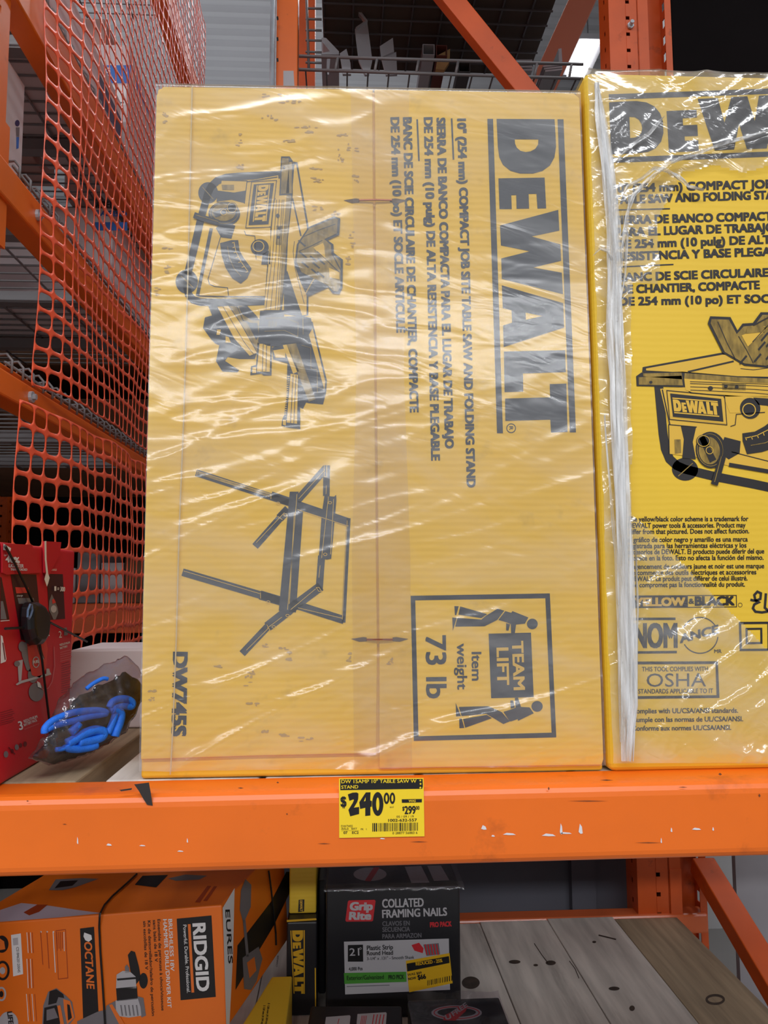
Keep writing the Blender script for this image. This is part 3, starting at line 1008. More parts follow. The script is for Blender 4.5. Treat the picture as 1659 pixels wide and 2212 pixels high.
pr.text('weight', (556, 570), (560, 1000), 90, bold=0.022)
pr.text('73 lb', (262, 497), (270, 1080), 184, bold=0.022)
pr.ell(1310, 1160, 53, 51)
pr.poly([(992, 1212), (1050, 1300), (1064, 1302), (1128, 1280), (1130, 1297), (1278, 1225), (1240, 1170), (1158, 1165), (1130, 1078), (1100, 1080),
         (1108, 1172), (1062, 1190)])
pr.poly([(1058, 1105), (1085, 1105), (1100, 1170), (1062, 1182)])
pr.poly([(850, 1158), (978, 1215), (1052, 1302), (992, 1327), (830, 1230), (598, 1252), (572, 1165)])
pr.poly([(884, 1272), (835, 1240), (612, 1280), (632, 1362)])
pr.poly([(543, 1128), (592, 1252), (546, 1255)])
pr.poly([(575, 1275), (600, 1275), (624, 1363), (578, 1366)])
pr.build('lift_warning_panel', [INKL, YDULL], bx)

# clear tape over the centre seam and two copper staples
mb = MB()
g = [(757, 190, 884, 196), (770, 800, 872, 800), (760, 1200, 886, 1200), (765, 1662, 890, 1662)]
vs = []
for x0, y0, x1, y1 in g:
    vs += [PL.P(x0, y0, 0.0022), PL.P(x1, y1, 0.0022)]
mb.add(vs, [(0, 1, 3, 2), (2, 3, 5, 4), (4, 5, 7, 6)])
tp = mb.build('seam_tape', TAPE, bx)
tp.visible_shadow = True
for (xa_, xb_, yy) in ((776, 846, 434), (792, 848, 1381)):
    mb = MB()
    a, b = PL.P(xa_, yy, 0.002), PL.P(xb_, yy, 0.002)
    mb.tube([a + Vector((0, 0.006, 0)), a + Vector((0, 0, 0)), (a + b) / 2 - Vector((0, 0.0012, 0)), b, b + Vector((0, 0.006, 0))], 0.0011, 8)
    mb.build('staple', COPPER, bx)
    hp = Print(PL, None, 0.0006)
    for sx, xx in ((-1, xa_), (1, xb_)):
        hp.poly([(xx, yy - 4), (xx + sx * 8, yy - 5), (xx + sx * 34, yy - 1), (xx + sx * 16, yy + 5), (xx, yy + 4)], 0)
    hp.build('staple_tear', [mat('torn_board', (104, 84, 66), 0.8)], bx)

# packing strap thread down the left fold
mb = MB()
mb.tube([PL.P(x, y, 0.003) for x, y in ((416, 188), (413, 330), (408, 560), (404, 700), (398, 900), (388, 1150), (382, 1380), (375, 1560), (370, 1660), (369, 1672))], 0.0009, 6)
mb.build('strap_thread', mat('pale_thread', (214, 190, 140), 0.6), bx)


def sheet(plane, quad, nx, ny, h, m, name, parent, inside=None, wrap_top=0.0, base=0.004):
    """film stretched over a carton face: a fine grid over the photo quad TL,TR,BR,BL, heights h(u,v) in metres"""
    mb = MB()
    a, b, c, d = (Vector(p) for p in quad)
    vs, idx = [], {}
    for j in range(ny + 1):
        for i in range(nx + 1):
            u, v = i / nx, j / ny
            q = a * (1 - u) * (1 - v) + b * u * (1 - v) + c * u * v + d * (1 - u) * v
            if inside and not inside(q.x, q.y):
                continue
            p = plane.P(q.x, q.y, base + h(u, v))
            idx[(i, j)] = len(vs)
            vs.append(p)
    fs = []
    for j in range(ny):
        for i in range(nx):
            ks = [(i, j), (i + 1, j), (i + 1, j + 1), (i, j + 1)]
            if all(k in idx for k in ks):
                fs.append(tuple(idx[k] for k in ks))
    if wrap_top:
        top = [idx[(i, 0)] for i in range(nx + 1) if (i, 0) in idx]
        n0 = len(vs)
        for t in top:
            vs.append(vs[t] + Vector((0, 0.012, 0.004)))
        for t in top:
            vs.append(vs[t] + Vector((0, wrap_top, 0.005)))
        n = len(top)
        for i in range(n - 1):
            fs.append((n0 + i, n0 + i + 1, top[i + 1], top[i]))
            fs.append((n0 + n + i, n0 + n + i + 1, n0 + i + 1, n0 + i))
    mb.add(vs, fs)
    return mb.build(name, m, parent, smooth=True, weld=False)


def ridge(u, v, ang, fx, fy, seed):
    ca, sa = math.cos(ang), math.sin(ang)
    x, y = u * ca + v * sa, -u * sa + v * ca
    n = noise.noise(Vector((x * fx, y * fy, seed)))
    return max(0.0, 1 - abs(n) * 3.2) ** 2


def hL(u, v):
    v2 = v * 1.5
    s = 0.12 + 0.88 * min(1, max(0, (v - 0.40) / 0.2))
    q = 1 - 0.75 * min(1, max(0, (u - 0.5) / 0.15)) * min(1, max(0, (0.66 - v) / 0.1))
    k = max(0.22 * s + 1.4 * max(0, v - 0.72), 0.34 + 1.1 * noise.noise(Vector((u * 2.2, v2 * 2.2, 31))))
    r = 0.0065 * (0.35 * s + 0.65 * s * s * s) * max(0, k) * ridge(u, v2, -0.42, 1.3, 9, 1.3) + 0.003 * s * max(0, k) * ridge(u, v2, -0.30, 2.4, 20, 5.1)
    r += 0.0012 * (1 - s * 0.6) * ridge(u, v2, -0.08, 4, 18, 9.7)
    r += 0.0016 * noise.noise(Vector((u * 3, v2 * 5, 2.2)))
    return max(-0.001, r * q)


sheet(PL, [(338, 184), (1252, 200), (1306, 1652), (302, 1664)], 150, 240, hL, WRAP_L, 'stretch_wrap', bx, wrap_top=0.33)

# ================================================================== right yellow carton
RY = 0.955
PR = Plane((0, RY, 0), (0, -1, 0))
br = thing('yellow_carton', 'yellow saw carton at right with upright lettering and torn bunched wrap', 'carton', (0.6, 1.12, BT))
tl, bl = PR.P(1263, 152), PR.P(1316, 1650)
zt = tl.z
xr = 0.86
ZB = BT + 0.0006
mb = MB()
F_ = [Vector((tl.x, RY, zt)), Vector((xr, RY, zt + 0.004)), Vector((xr, RY, ZB)), Vector((bl.x, RY, ZB))]
mb.hexa(F_, [p + Vector((0.0, 0.335, 0)) for p in F_])
mb.build('carton_body', YELLOW2, br, bevel=0.010, seg=4)
c5 = crop(1200, 0, 3.614)
pr = Print(PR)
logo(pr, (1320.4, 352), (1981, 326), (1314.8, 204), (1976, 180))
pr.c = c5
for s, a, b in (('10" (254 mm) COMPACT JOB', (455, 1503), (1690, 1467)), ('TABLE SAW AND FOLDING STAND', (455, 1592), (1830, 1548)),
                ('SIERRA DE BANCO COMPACTA', (470, 1750), (1750, 1717)), ('PARA EL LUGAR DE TRABAJO', (470, 1845), (1712, 1805)),
                ('DE 254 mm (10 pulg) DE ALTA', (475, 1940), (1745, 1898)), ('RESISTENCIA Y BASE PLEGABLE', (480, 2035), (1830, 1990))):
    pr.text(s, a, b, 62, bold=0.05)
pr.stroke([(470, 1640), (893, 1630)], 10)
pr.stroke([(490, 2085), (920, 2065)], 10)
pr.c = lambda x, y: (x, y)
for s, a, b in (('BANC DE SCIE CIRCULAIRE', (1338, 608), (1659, 597)), ('DE CHANTIER, COMPACTE', (1338, 634), (1640, 624)),
                ('DE 254 mm (10 po) ET SOCLE', (1338, 660), (1690, 653))):
    pr.text(s, a, b, 17, bold=0.05)
pr.build('brand_lettering', [INK], br)
pr = Print(PR)
SM = ((-0.0697035116, -1.49191789), (1.59366069, -0.0305574567), (301.706726, 2215.22829))


def mr(x, y):
    return (1300 + (x * SM[0][0] + y * SM[1][0] + SM[2][0]) / 4.621, 640 + (x * SM[0][1] + y * SM[1][1] + SM[2][1]) / 4.621)


saw(pr, mr, 1.54 / 4.621, 0, 1, 2)
pr.build('saw_picture', [INK, HATCH, YDULL], br)
pr = Print(PR, crop(1320, 1090, 4.174))
for s, a, b in (('The yellow/black color scheme is a trademark for', (150, 152), (1235, 148)), ('DEWALT power tools & accessories. Product may', (155, 210), (1210, 205)),
                ('differ from that pictured. Does not affect function.', (160, 265), (1243, 258)), ('El gráfico de color negro y amarillo es una marca', (150, 338), (1230, 332)),
                ('registrada para las herramientas eléctricas y los', (150, 393), (1218, 387)), ('accesorios de DEWALT. El producto puede diferir del que', (155, 448), (1378, 440)),
                ('aparece en la foto. Esto no afecta la función del mismo.', (155, 503), (1372, 497)), ("L'agencement de couleurs jaune et noir est une marque", (162, 580), (1378, 573)),
                ('de commerce des outils électriques et accessorires', (165, 635), (1307, 628)), ('DEWALT. Le produit peut différer de celui illustré.', (172, 690), (1228, 683)),
                ('Ne compromet pas la fonctionnalité du produit.', (175, 745), (1205, 738)), ('Complies with UL/CSA/ANSI standards.', (188, 1882), (1143, 1875)),
                ('Cumple con las normas de UL/CSA/ANSI.', (190, 1960), (1188, 1952)), ('Conforme aux normes UL/CSA/ANSI.', (190, 2038), (1080, 2030))):
    pr.text(s, a, b, 43, bold=0.022)
pr.poly([(185, 820), (690, 817), (692, 929), (185, 932)])
pr.stroke([(690, 820), (1128, 818), (1130, 922), (690, 926)], 7)
pr.text('YELLOW', (215, 913), (662, 910), 70, 1, 1, bold=0.06)
pr.text('&', (700, 893), (746, 892), 45, bold=0.03)
pr.text('BLACK', (760, 908), (1108, 905), 76, bold=0.06)
pr.ring(1163, 905, 18, 18, 4)
pr.poly([(195, 1020), (580, 1018), (580, 1040), (195, 1042)])
pr.poly([(208, 1322), (592, 1318), (592, 1340), (208, 1344)])
pr.text('NOM', (205, 1288), (590, 1285), 212, bold=0.03)
pr.ring(800, 1178, 162, 162, 10, 0, 0, math.radians(205), math.radians(330))
pr.ring(800, 1178, 162, 162, 10, 0, 0, math.radians(5), math.radians(150))
pr.text('ANCE', (625, 1247), (965, 1158), 72, bold=0.05, slant=0.2)
pr.text('MR', (930, 1338), (995, 1337), 32)
pr.poly([(1150, 1058), (1430, 1055), (1432, 1318), (1158, 1320)], 0, 0, [[(1172, 1078), (1408, 1076), (1410, 1298), (1180, 1300)]])
pr.poly([(1210, 1112), (1362, 1110), (1364, 1256), (1212, 1260)], 0, 0, [[(1230, 1130), (1344, 1128), (1345, 1238), (1232, 1240)]])
pr.poly([(185, 1415), (962, 1412), (976, 1742), (198, 1752)], 0, 0, [[(212, 1440), (940, 1436), (950, 1718), (222, 1727)]])
pr.text('THIS TOOL COMPLIES WITH', (278, 1503), (872, 1500), 40, bold=0.012)
pr.text('OSHA', (320, 1642), (855, 1638), 118, bold=0.0)
pr.text('STANDARDS APPLICABLE TO IT', (245, 1703), (918, 1698), 40, bold=0.012)
pr.stroke([(1255, 858), (1300, 868), (1345, 850), (1350, 800), (1318, 785), (1290, 815), (1300, 860), (1330, 880), (1290, 900), (1278, 935), (1300, 965), (1360, 972), (1430, 960)], 22)
pr.stroke([(1395, 800), (1385, 930), (1420, 960)], 22)
pr.build('approval_marks', [INK, YDULL], br)


def inR(x, y):
    if x < 1420 and y < 620:
        lim = 700 if x < 1350 else 1350 - (x - 1350) * 9
        if y < lim:
            return True
    b1 = 640 if x < 1345 else max(372, 640 - (x - 1345) * 2.1)
    b1 = b1 - 6 * math.sin(x * 0.05)
    if y < b1:
        return True
    if x < 1362 - (0 if y < 1000 else 0):
        return True
    if y > 1090 and y > 1090 + (x - 1345) * 1.0:
        return True
    return False


def hR(u, v):
    v2 = v * 2.2
    r = 0.0036 * ridge(u, v2, -0.45, 2.5, 7, 3.3) + 0.0012 * ridge(u, v2, -0.6, 5, 18, 7.7) + 0.0032 * noise.noise(Vector((u * 6, v2 * 9, 4)))
    return max(-0.001, r)


sheet(PR, [(1266, 154), (1840, 166), (1840, 1646), (1320, 1646)], 150, 330, hR, WRAP_R, 'stretch_wrap', br, inside=inR, wrap_top=0.3, base=0.005)

# torn wrap bunched into ropes down the left edge
mb = MB()
rr = random.Random(11)
main = [(1284, 190), (1290, 250), (1300, 330), (1312, 430), (1318, 520), (1320, 600), (1322, 700), (1328, 820), (1332, 950), (1338, 1080), (1344, 1250), (1350, 1400),
        (1352, 1520), (1346, 1640)]


def rib(path, wd, ph, lift=0.008, amp=0.003, m=0):
    """a crumpled ribbon of film along photo points, wd metres wide"""
    n = len(path)
    K = 5
    vs, fs = [], []
    fine = []
    for i in range(n - 1):
        for t in range(8):
            f = t / 8
            fine.append((path[i][0] * (1 - f) + path[i + 1][0] * f, path[i][1] * (1 - f) + path[i + 1][1] * f))
    fine.append(path[-1])
    for i, (x, y) in enumerate(fine):
        p = PR.P(x, y, lift)
        a = fine[max(0, i - 1)]
        b = fine[min(len(fine) - 1, i + 1)]
        d = (PR.P(*b) - PR.P(*a)).normalized()
        s = d.cross(Vector((0, 1, 0))).normalized()
        ww = wd * (0.75 + 0.35 * noise.noise(Vector((i * 0.09, ph, 0)))) * min(1, 0.15 + i / 14, 0.2 + (len(fine) - 1 - i) / 10)
        for k in range(K):
            t = k / (K - 1) - 0.5
            z = amp * math.sin(t * 7 + i * 0.13 + ph) + amp * 0.7 * noise.noise(Vector((i * 0.2, t * 3, ph)))
            vs.append(p + s * (t * ww) - Vector((0, 1, 0)) * (z + amp))
    L_ = len(fine)
    for i in range(L_ - 1):
        for k in range(K - 1):
            fs.append((i * K + k, i * K + k + 1, (i + 1) * K + k + 1, (i + 1) * K + k))
    mb.add(vs, fs, m)


for j in range(5):
    dx = (-7, -3, 1, 4, 7)[j]
    rib([(x + dx * (0.3 + 1.1 * min(1, y / 700)) + rr.uniform(-2, 2), y) for x, y in main], 0.011 + 0.006 * (j % 2), j * 2.1)
rib([(1340, 430), (1350, 410), (1380, 395), (1405, 375), (1430, 378), (1455, 390), (1480, 410), (1512, 420)], 0.006, 1.0)
rib([(1335, 620), (1336, 540), (1348, 470), (1362, 430), (1395, 395), (1440, 360), (1490, 345), (1560, 320), (1659, 290)], 0.007, 4.0)
rib([(1326, 700), (1345, 600), (1350, 500), (1352, 430)], 0.005, 6.0)
rib([(1322, 360), (1345, 335), (1372, 315), (1395, 300), (1415, 275), (1428, 262)], 0.006, 8.0)
rib([(1300, 900), (1310, 1050), (1322, 1200), (1330, 1400), (1334, 1600)], 0.005, 9.0)
rib([(1275, 560), (1290, 545), (1305, 550), (1316, 570)], 0.006, 3.3)
rib([(1366, 1180), (1370, 1320), (1368, 1480), (1360, 1640)], 0.003, 12.0)
mb.build('bunched_wrap', WRAP_B, br, smooth=True, weld=False)

# ================================================================== price label on the beam
PT = Plane((0, BY - 0.0012, 0), (0, -1, 0))
pt = thing('price_label', 'yellow price label stuck on the orange beam under the centre carton', 'label', PT.P(824, 1745))
ct = crop(720, 1660, 7.9)
mb = MB()
mb.prism([PT.P(*ct(x, y)) for x, y in ((98, 172), (1540, 165), (1556, 1158), (100, 1185))], (0, 0.0006, 0))
mb.build('label_card', TAGY, pt)
pr = Print(PT, ct, 0.0003, 0.0002)
pr.poly([(118, 184), (1522, 178), (1528, 300), (1515, 345), (120, 369)])
pr.text('DW 15AMP 10" TABLE SAW W', (138, 250), (1418, 240), 58, 1, 1, bold=0.016)
pr.text('STAND', (138, 345), (425, 338), 56, 1, 1, bold=0.016)
for (x, y) in ((1484, 202), (1488, 260), (1484, 325)):
    pr.poly([(x + (24 if i % 2 == 0 else 10) * math.sin(i * math.pi / 5), y - (24 if i % 2 == 0 else 10) * math.cos(i * math.pi / 5)) for i in range(10)], 1, 1)
pr.text('$', (138, 645), (215, 642), 160, bold=0.05)
pr.poly([(248, 440), (330, 412), (395, 408), (428, 425), (425, 520), (405, 575), (350, 668), (440, 655), (440, 775), (288, 815), (258, 705), (330, 590), (352, 540),
         (345, 525), (275, 550)])
pr.poly([(555, 408), (635, 405), (630, 545), (658, 555), (655, 650), (632, 655), (632, 800), (545, 810), (545, 668), (458, 690), (443, 575)], 0, 0,
        [[(520, 562), (550, 552), (553, 480)]])


def oo(cx, cy, rx, ry, hx, hy):
    n = 28
    pr.poly([(cx + rx * math.cos(2 * math.pi * i / n), cy + ry * math.sin(2 * math.pi * i / n)) for i in range(n)], 0, 0,
            [[(cx + hx * math.cos(2 * math.pi * i / n), cy + hy * math.sin(2 * math.pi * i / n)) for i in range(n)]])


oo(758, 605, 96, 204, 28, 112)
oo(908, 508, 48, 98, 18, 58)
oo(1008, 508, 47, 98, 18, 58)
pr.text('eci', (965, 672), (1030, 670), 32, bold=0)
pr.poly([(1168, 525), (1512, 520), (1510, 577), (1170, 585)])
pr.text('WAS', (1285, 572), (1405, 569), 38, 1, 1, bold=0.02)
pr.text('$', (1180, 715), (1212, 715), 65, bold=0.025)
pr.text('299', (1220, 775), (1403, 771), 130, bold=0.025)
pr.text('00', (1410, 703), (1468, 702), 62, bold=0.02)
pr.text('05 / 09 / 19', (1080, 840), (1372, 834), 36, bold=-0.012)
pr.text('1002-632-557', (938, 907), (1425, 900), 46, bold=0.02)
pr.text('DW745S', (135, 1002), (330, 999), 36, bold=-0.012)
pr.text('AISLE   BAY', (135, 1045), (405, 1041), 34, bold=0.0)
pr.stroke([(135, 1062), (438, 1055)], 3)
pr.text('07    EC2', (175, 1115), (430, 1112), 42, bold=0.018)
pr.text('PK   1', (470, 1052), (565, 1050), 32, bold=-0.01)
pr.text('0 28877 56883 6', (1010, 1120), (1435, 1114), 38, bold=-0.01)
x = 666
rb = random.Random(5)
while x < 1450:
    wdt = rb.choice((6, 6, 8, 12, 14, 22))
    pr.poly([(x, 932 - (x - 666) * 0.014), (x + wdt, 932 - (x - 666) * 0.014), (x + wdt, 1075 - (x - 666) * 0.018), (x, 1075 - (x - 666) * 0.018)])
    x += wdt + rb.choice((6, 8, 12, 16, 20))
pr.build('label_print', [TAGB, TAGY], pt)

# ================================================================== red carton, cable lock, bag of cord gear
RX = -0.40
PRX = Plane((RX, 0, 0), (1, 0, 0))
rc = thing('red_carton', 'red circular saw kit carton bound with a black cable at left', 'carton', (-0.57, 1.04, BT))
zt = PX(100, 1182, RX).z
mb = MB(); mb.box(-0.76, RX, 0.898, 1.176, BT + 0.0004, zt)
mb.build('carton_body', RED, rc, bevel=0.004, seg=3)
cr = crop(0, 1080, 3.567)
mb = MB()
q = [PRX.P(*cr(x, y), 0.0012) for x, y in ((0, 335), (230, 345), (305, 560), (35, 575), (0, 560))]
mb.prism(q, (0.0016, 0, 0))
mb.build('lid_flap', RED, rc)
mb = MB()
q = [PRX.P(*cr(x, y), 0.001) for x, y in ((322, 318), (450, 325), (440, 420), (350, 590), (325, 560))]
mb.prism(q, (0.003, 0, 0))
mb.build('lid_flap', RED, rc)
pr = Print(PRX, cr, 0.0034, 0.0004)
pr.text('UP TO', (8, 432), (58, 440), 14, 0, bold=0.0)
pr.text('40%', (22, 478), (128, 488), 44, 0, bold=0.04, slant=-0.15)
pr.text('LIGHTER', (45, 518), (160, 522), 26, 0, bold=0.015)
pr.text('THAN CORDED', (58, 543), (188, 546), 17, 0, bold=0.01)
pr.text('UP TO', (345, 420), (380, 418), 13, 0, bold=0)
pr.text('300', (349, 478), (398, 481), 42, 0, bold=0.02)
pr.text('CUTS', (352, 513), (393, 515), 24, 0, bold=0.0)
pr.text('PER CHARGE', (352, 545), (417, 546), 15, 0, bold=0.0)
pr.poly([(315, 318), (330, 315), (332, 460), (345, 570), (356, 600), (345, 640), (335, 668), (315, 610), (328, 560), (318, 460)], 0, 3)
pr.poly([(0, 335), (60, 372), (55, 395), (0, 385)], 0, 1)
pr.text('1', (398, 700), (410, 700), 34, 0, 1, bold=0.02)
pr.text('= 300', (420, 702), (478, 705), 34, 0, 1, bold=0.02)
pr.build('flap_print', [WHITE], rc)
pr = Print(PRX, cr, 0.0004, 0.0003)
pr.poly([(80, 572), (278, 575), (318, 1000), (300, 1080), (160, 1080)], 1)
pr.poly([(357, 570), (482, 572), (500, 915), (378, 925)], 1)
pr.poly([(0, 590), (10, 600), (70, 920), (0, 925)], 1)
pr.poly([(0, 780), (18, 780), (48, 920), (0, 920)], 2, 1)
pr.poly([(113, 672), (215, 675), (222, 715), (122, 720)], 4, 1)
pr.poly([(130, 755), (255, 755), (262, 798), (140, 800)], 2, 1)
pr.text('charge', (125, 745), (172, 742), 14, 0, 1, bold=0)
pr.poly([(0, 930), (68, 925), (70, 930), (0, 936)], 0, 1)
pr.poly([(0, 1040), (15, 1050), (45, 1225), (40, 1245), (0, 1260)], 0, 1)
pr.poly([(12, 1100), (20, 1100), (38, 1230), (30, 1232)], 6, 2)
# small saw on the right panel
pr.poly([(395, 725), (415, 770), (440, 830), (445, 870), (425, 920), (408, 922), (390, 880), (372, 845), (375, 780)], 2, 1)
pr.ell(408, 840, 22, 28, 3, 2)
pr.poly([(395, 770), (410, 760), (425, 790), (400, 800)], 4, 2)
# printed saw
pr.ell(275, 1480, 58, 72, 2, 1)
pr.ell(250, 1350, 40, 60, 2, 1)
pr.poly([(115, 1420), (150, 1395), (385, 1330), (390, 1345), (160, 1412), (125, 1428)], 3, 2)
pr.poly([(130, 1240), (172, 1230), (160, 1390), (140, 1400)], 3, 1)
pr.poly([(205, 1130), (290, 1100), (350, 1080), (362, 1150), (350, 1300), (300, 1370), (240, 1350), (215, 1240)], 4, 2)
pr.poly([(150, 1100), (200, 1095), (215, 1170), (240, 1330), (200, 1310), (165, 1200)], 2, 1)
pr.ell(165, 1130, 28, 40, 2, 2)
pr.poly([(275, 1110), (300, 1105), (335, 1220), (322, 1235), (300, 1200)], 1, 3)
pr.stroke([(290, 1115), (325, 1228)], 7, 3, 4)
pr.ring(268, 1250, 24, 40, 7, 3, 4)
pr.text('FUEL', (248, 1262), (292, 1252), 22, 0, 5, bold=0.03)
pr.ell(125, 1262, 22, 22, 2, 2)
pr.poly([(350, 1300), (372, 1300), (380, 1335), (350, 1345)], 3, 3)
pr.stroke([(300, 1440), (325, 1462), (365, 1450), (395, 1400), (415, 1280), (410, 1130)], 6, 5, 3)
pr.poly([(275, 1395), (300, 1410), (310, 1450), (282, 1440)], 0, 4)
pr.poly([(340, 1010), (362, 1010), (374, 1050), (352, 1040)], 0, 4)
pr.text('2', (453, 1062), (475, 1060), 50, 0, bold=0.0)
pr.poly([(490, 985), (510, 982), (520, 1040), (490, 1045)], 2, 1)
pr.text('REDLITHIUM', (460, 1125), (538, 1105), 16, 0, bold=0.01)
pr.text('BATTERY', (462, 1150), (520, 1134), 16, 0, bold=0.01)
for i in range(5):
    pr.stroke([(462, 1175 + i * 17), (540 + 10 * (i % 2), 1155 + i * 17)], 5, 5)
for i in range(14):
    pr.stroke([(470, 1265 + i * 17), (530 + 8 * (i % 3), 1247 + i * 17)], 4, 6)
for i in range(7):
    pr.stroke([(0, 1640 + i * 16), (95 + 8 * (i % 3), 1612 + i * 16)], 3.5, 6)
pr.text('3', (148, 1772), (176, 1766), 64, 0, bold=0.02)
pr.text('REDLITHIUM', (185, 1718), (288, 1678), 22, 0, bold=0.01)
pr.text('BATTERY PACK', (185, 1744), (285, 1704), 19, 0, bold=0.01)
pr.stroke([(185, 1768), (300, 1722)], 5, 5)
for (x, y, r) in ((42, 1960, 18), (90, 1935, 12), (125, 1905, 16), (155, 1890, 12), (190, 1880, 14)):
    pr.ell(x, y, r, r * 1.4, 2 if r > 14 else 6, 1)
pr.stroke([(60, 1905), (110, 1960)], 8, 6, 2)
pr.build('carton_print', [WHITE, MAROON, GREYP, LGREYP, mat('bright_red_print', (214, 60, 52), 0.5), mat('pink_print', (206, 96, 104), 0.5),
                          mat('deep_red_print', (110, 16, 30), 0.5)], rc)

lk = thing('security_lock', 'black plastic cable lock strapped on the red carton face', 'lock', (RX + 0.01, 0.99, 1.45))
out = [PRX.P(*cr(138 + (x - 142) * 0.74, y), 0.002) for x, y in ((150, 825), (185, 790), (240, 785), (300, 812), (345, 870), (352, 960), (335, 1060), (290, 1115), (230, 1118), (180, 1080), (150, 1000), (142, 900))]
cen = sum(out, Vector()) / len(out)
mb = MB()
l0 = [p for p in out]
l1 = [p + Vector((0.011, 0, 0)) for p in out]
l2 = [cen + (p - cen) * 0.8 + Vector((0.017, 0, 0)) for p in out]
n = len(out)
fs = [tuple(range(n - 1, -1, -1))]
for a in (0, 1):
    fs += [(a * n + i, a * n + (i + 1) % n, (a + 1) * n + (i + 1) % n, (a + 1) * n + i) for i in range(n)]
fs.append(tuple(2 * n + i for i in range(n)))
mb.add(l0 + l1 + l2, fs)
mb.build('lock_body', BLACKP, lk, bevel=0.002)
mb = MB()
ps = [Plane((RX + 0.0195, 0, 0), (1, 0, 0)).P(*cr(x, y)) for x, y in ((212, 900), (215, 850), (232, 805), (246, 810), (250, 850), (238, 890), (224, 915))]
mb.tube(ps, 0.0013, 6, closed=True)
mb.build('slot_rim', mat('blue_grey_plastic', (90, 110, 136), 0.35), lk)
mb = MB()
for path in ([(0, 355), (70, 480), (150, 640), (215, 785)], [(142, 985), (60, 988), (0, 992)], [(352, 945), (460, 1000), (560, 1050), (640, 1092)],
             [(270, 1110), (290, 1250), (310, 1420), (330, 1580), (345, 1700), (352, 1860)]):
    mb.tube([PRX.P(*cr(x, y), 0.006) for x, y in path], 0.0016, 8)
mb.build('lock_cable', CABLE, lk)

cbag = crop(40, 1400, 5.925)


def bagY(px):
    return 0.965 + (px - 65) / 235 * 0.125


def PB(x, y, d=0.0):
    px, py = cbag(x, y)
    return PY(px, py, bagY(px) - d)


gear = thing('cord_gear', 'black padded gear with bright blue cords inside the clear bag', 'gear', (-0.33, 1.04, BT))
BAG_TOP = [(62, 1630), (80, 1604), (100, 1576), (122, 1520), (150, 1482), (190, 1455), (232, 1434), (268, 1418), (302, 1422), (316, 1440)]
BAG_BOT = [(62, 1644), (82, 1652), (110, 1652), (140, 1646), (175, 1636), (205, 1624), (235, 1606), (265, 1588), (292, 1562), (314, 1530)]


def along(E, t):
    f = t * (len(E) - 1)
    i = min(len(E) - 2, int(f))
    f -= i
    return E[i][0] * (1 - f) + E[i + 1][0] * f, E[i][1] * (1 - f) + E[i + 1][1] * f


def pouch(t0, t1, v0, v1, dmax, amp, nu, nv, seed):
    """closed pillow between the two silhouettes of the bag"""
    vs = []
    for j in range(nv):
        s = j / nv * 2 * math.pi
        for i in range(nu + 1):
            t = t0 + (t1 - t0) * i / nu
            e = min(1, min(i, nu - i) / nu * 5 + 0.05)
            a, b = along(BAG_TOP, t), along(BAG_BOT, t)
            v = v0 + (v1 - v0) * (0.5 - 0.5 * math.cos(s) * (0.3 + 0.7 * e))
            px, py = a[0] * (1 - v) + b[0] * v, a[1] * (1 - v) + b[1] * v
            p = PY(px, py, bagY(px) - dmax * math.sin(s) * e)
            k = amp * noise.noise(Vector((px * 0.05, py * 0.09, seed))) + amp * 0.6 * noise.noise(Vector((px * 0.16, py * 0.2, seed + 5)))
            p += Vector((0, -1.5 * k, k))
            p.z = max(p.z, BT + 0.001)
            p.x = max(p.x, RX + 0.004)
            vs.append(p)
    fs = [(j * (nu + 1) + i, j * (nu + 1) + i + 1, ((j + 1) % nv) * (nu + 1) + i + 1, ((j + 1) % nv) * (nu + 1) + i) for j in range(nv) for i in range(nu)]
    return vs, fs


mb = MB()
mb.add(*pouch(0.06, 0.98, 0.22, 0.98, 0.022, 0.006, 40, 28, 3))
mb.build('padding', mat('black_fabric', (14, 12, 18), 0.55, bump=0.5, bscale=120), gear, smooth=True)
for path, r in (([(330, 1090), (340, 1020), (420, 940), (560, 870), (720, 820), (900, 800), (1050, 800), (1125, 830), (1060, 850), (880, 880), (700, 930), (480, 985), (360, 1040)], 0.0042),
                ([(1165, 760), (1200, 690), (1290, 650), (1400, 655), (1460, 700), (1440, 750), (1340, 740), (1220, 770), (1170, 790)], 0.0046),
                ([(1200, 780), (1270, 800), (1310, 850), (1290, 960), (1250, 1060), (1230, 1130)], 0.0060),
                ([(1240, 830), (1215, 920), (1180, 1010), (1140, 1090)], 0.0045),
                ([(620, 1220), (720, 1170), (850, 1090), (980, 1050), (1080, 1070), (1070, 1130), (950, 1180), (760, 1210)], 0.0060),
                ([(620, 1235), (640, 1275), (760, 1290), (900, 1270), (1000, 1240)], 0.0052), ([(770, 960), (720, 1030), (670, 1080)], 0.0055),
                ([(870, 520), (960, 450), (1080, 390), (1140, 395)], 0.0026), ([(480, 1300), (560, 1290), (640, 1260)], 0.0030)):
    pts = [PB(x, y, 0.026) for x, y in path]
    sm = []
    for i in range(len(pts) - 1):
        for t in range(4):
            a, b, c, d = pts[max(0, i - 1)], pts[i], pts[i + 1], pts[min(len(pts) - 1, i + 2)]
            f = t / 4
            sm.append(0.5 * ((2 * b) + (c - a) * f + (2 * a - 5 * b + 4 * c - d) * f * f + (3 * b - a - 3 * c + d) * f ** 3))
    sm.append(pts[-1])
    mb = MB(); mb.tube(sm, r, 10)
    mb.build('cord', BLUECORD, gear, smooth=True)

mb = MB()
mb.add(*pouch(0.0, 1.0, 0.0, 1.0, 0.034, 0.0035, 60, 44, 3))
tag(mb.build('plastic_bag', BAGF, smooth=True, weld=False), 'clear plastic bag beside the red carton holding blue corded gear', 'bag')

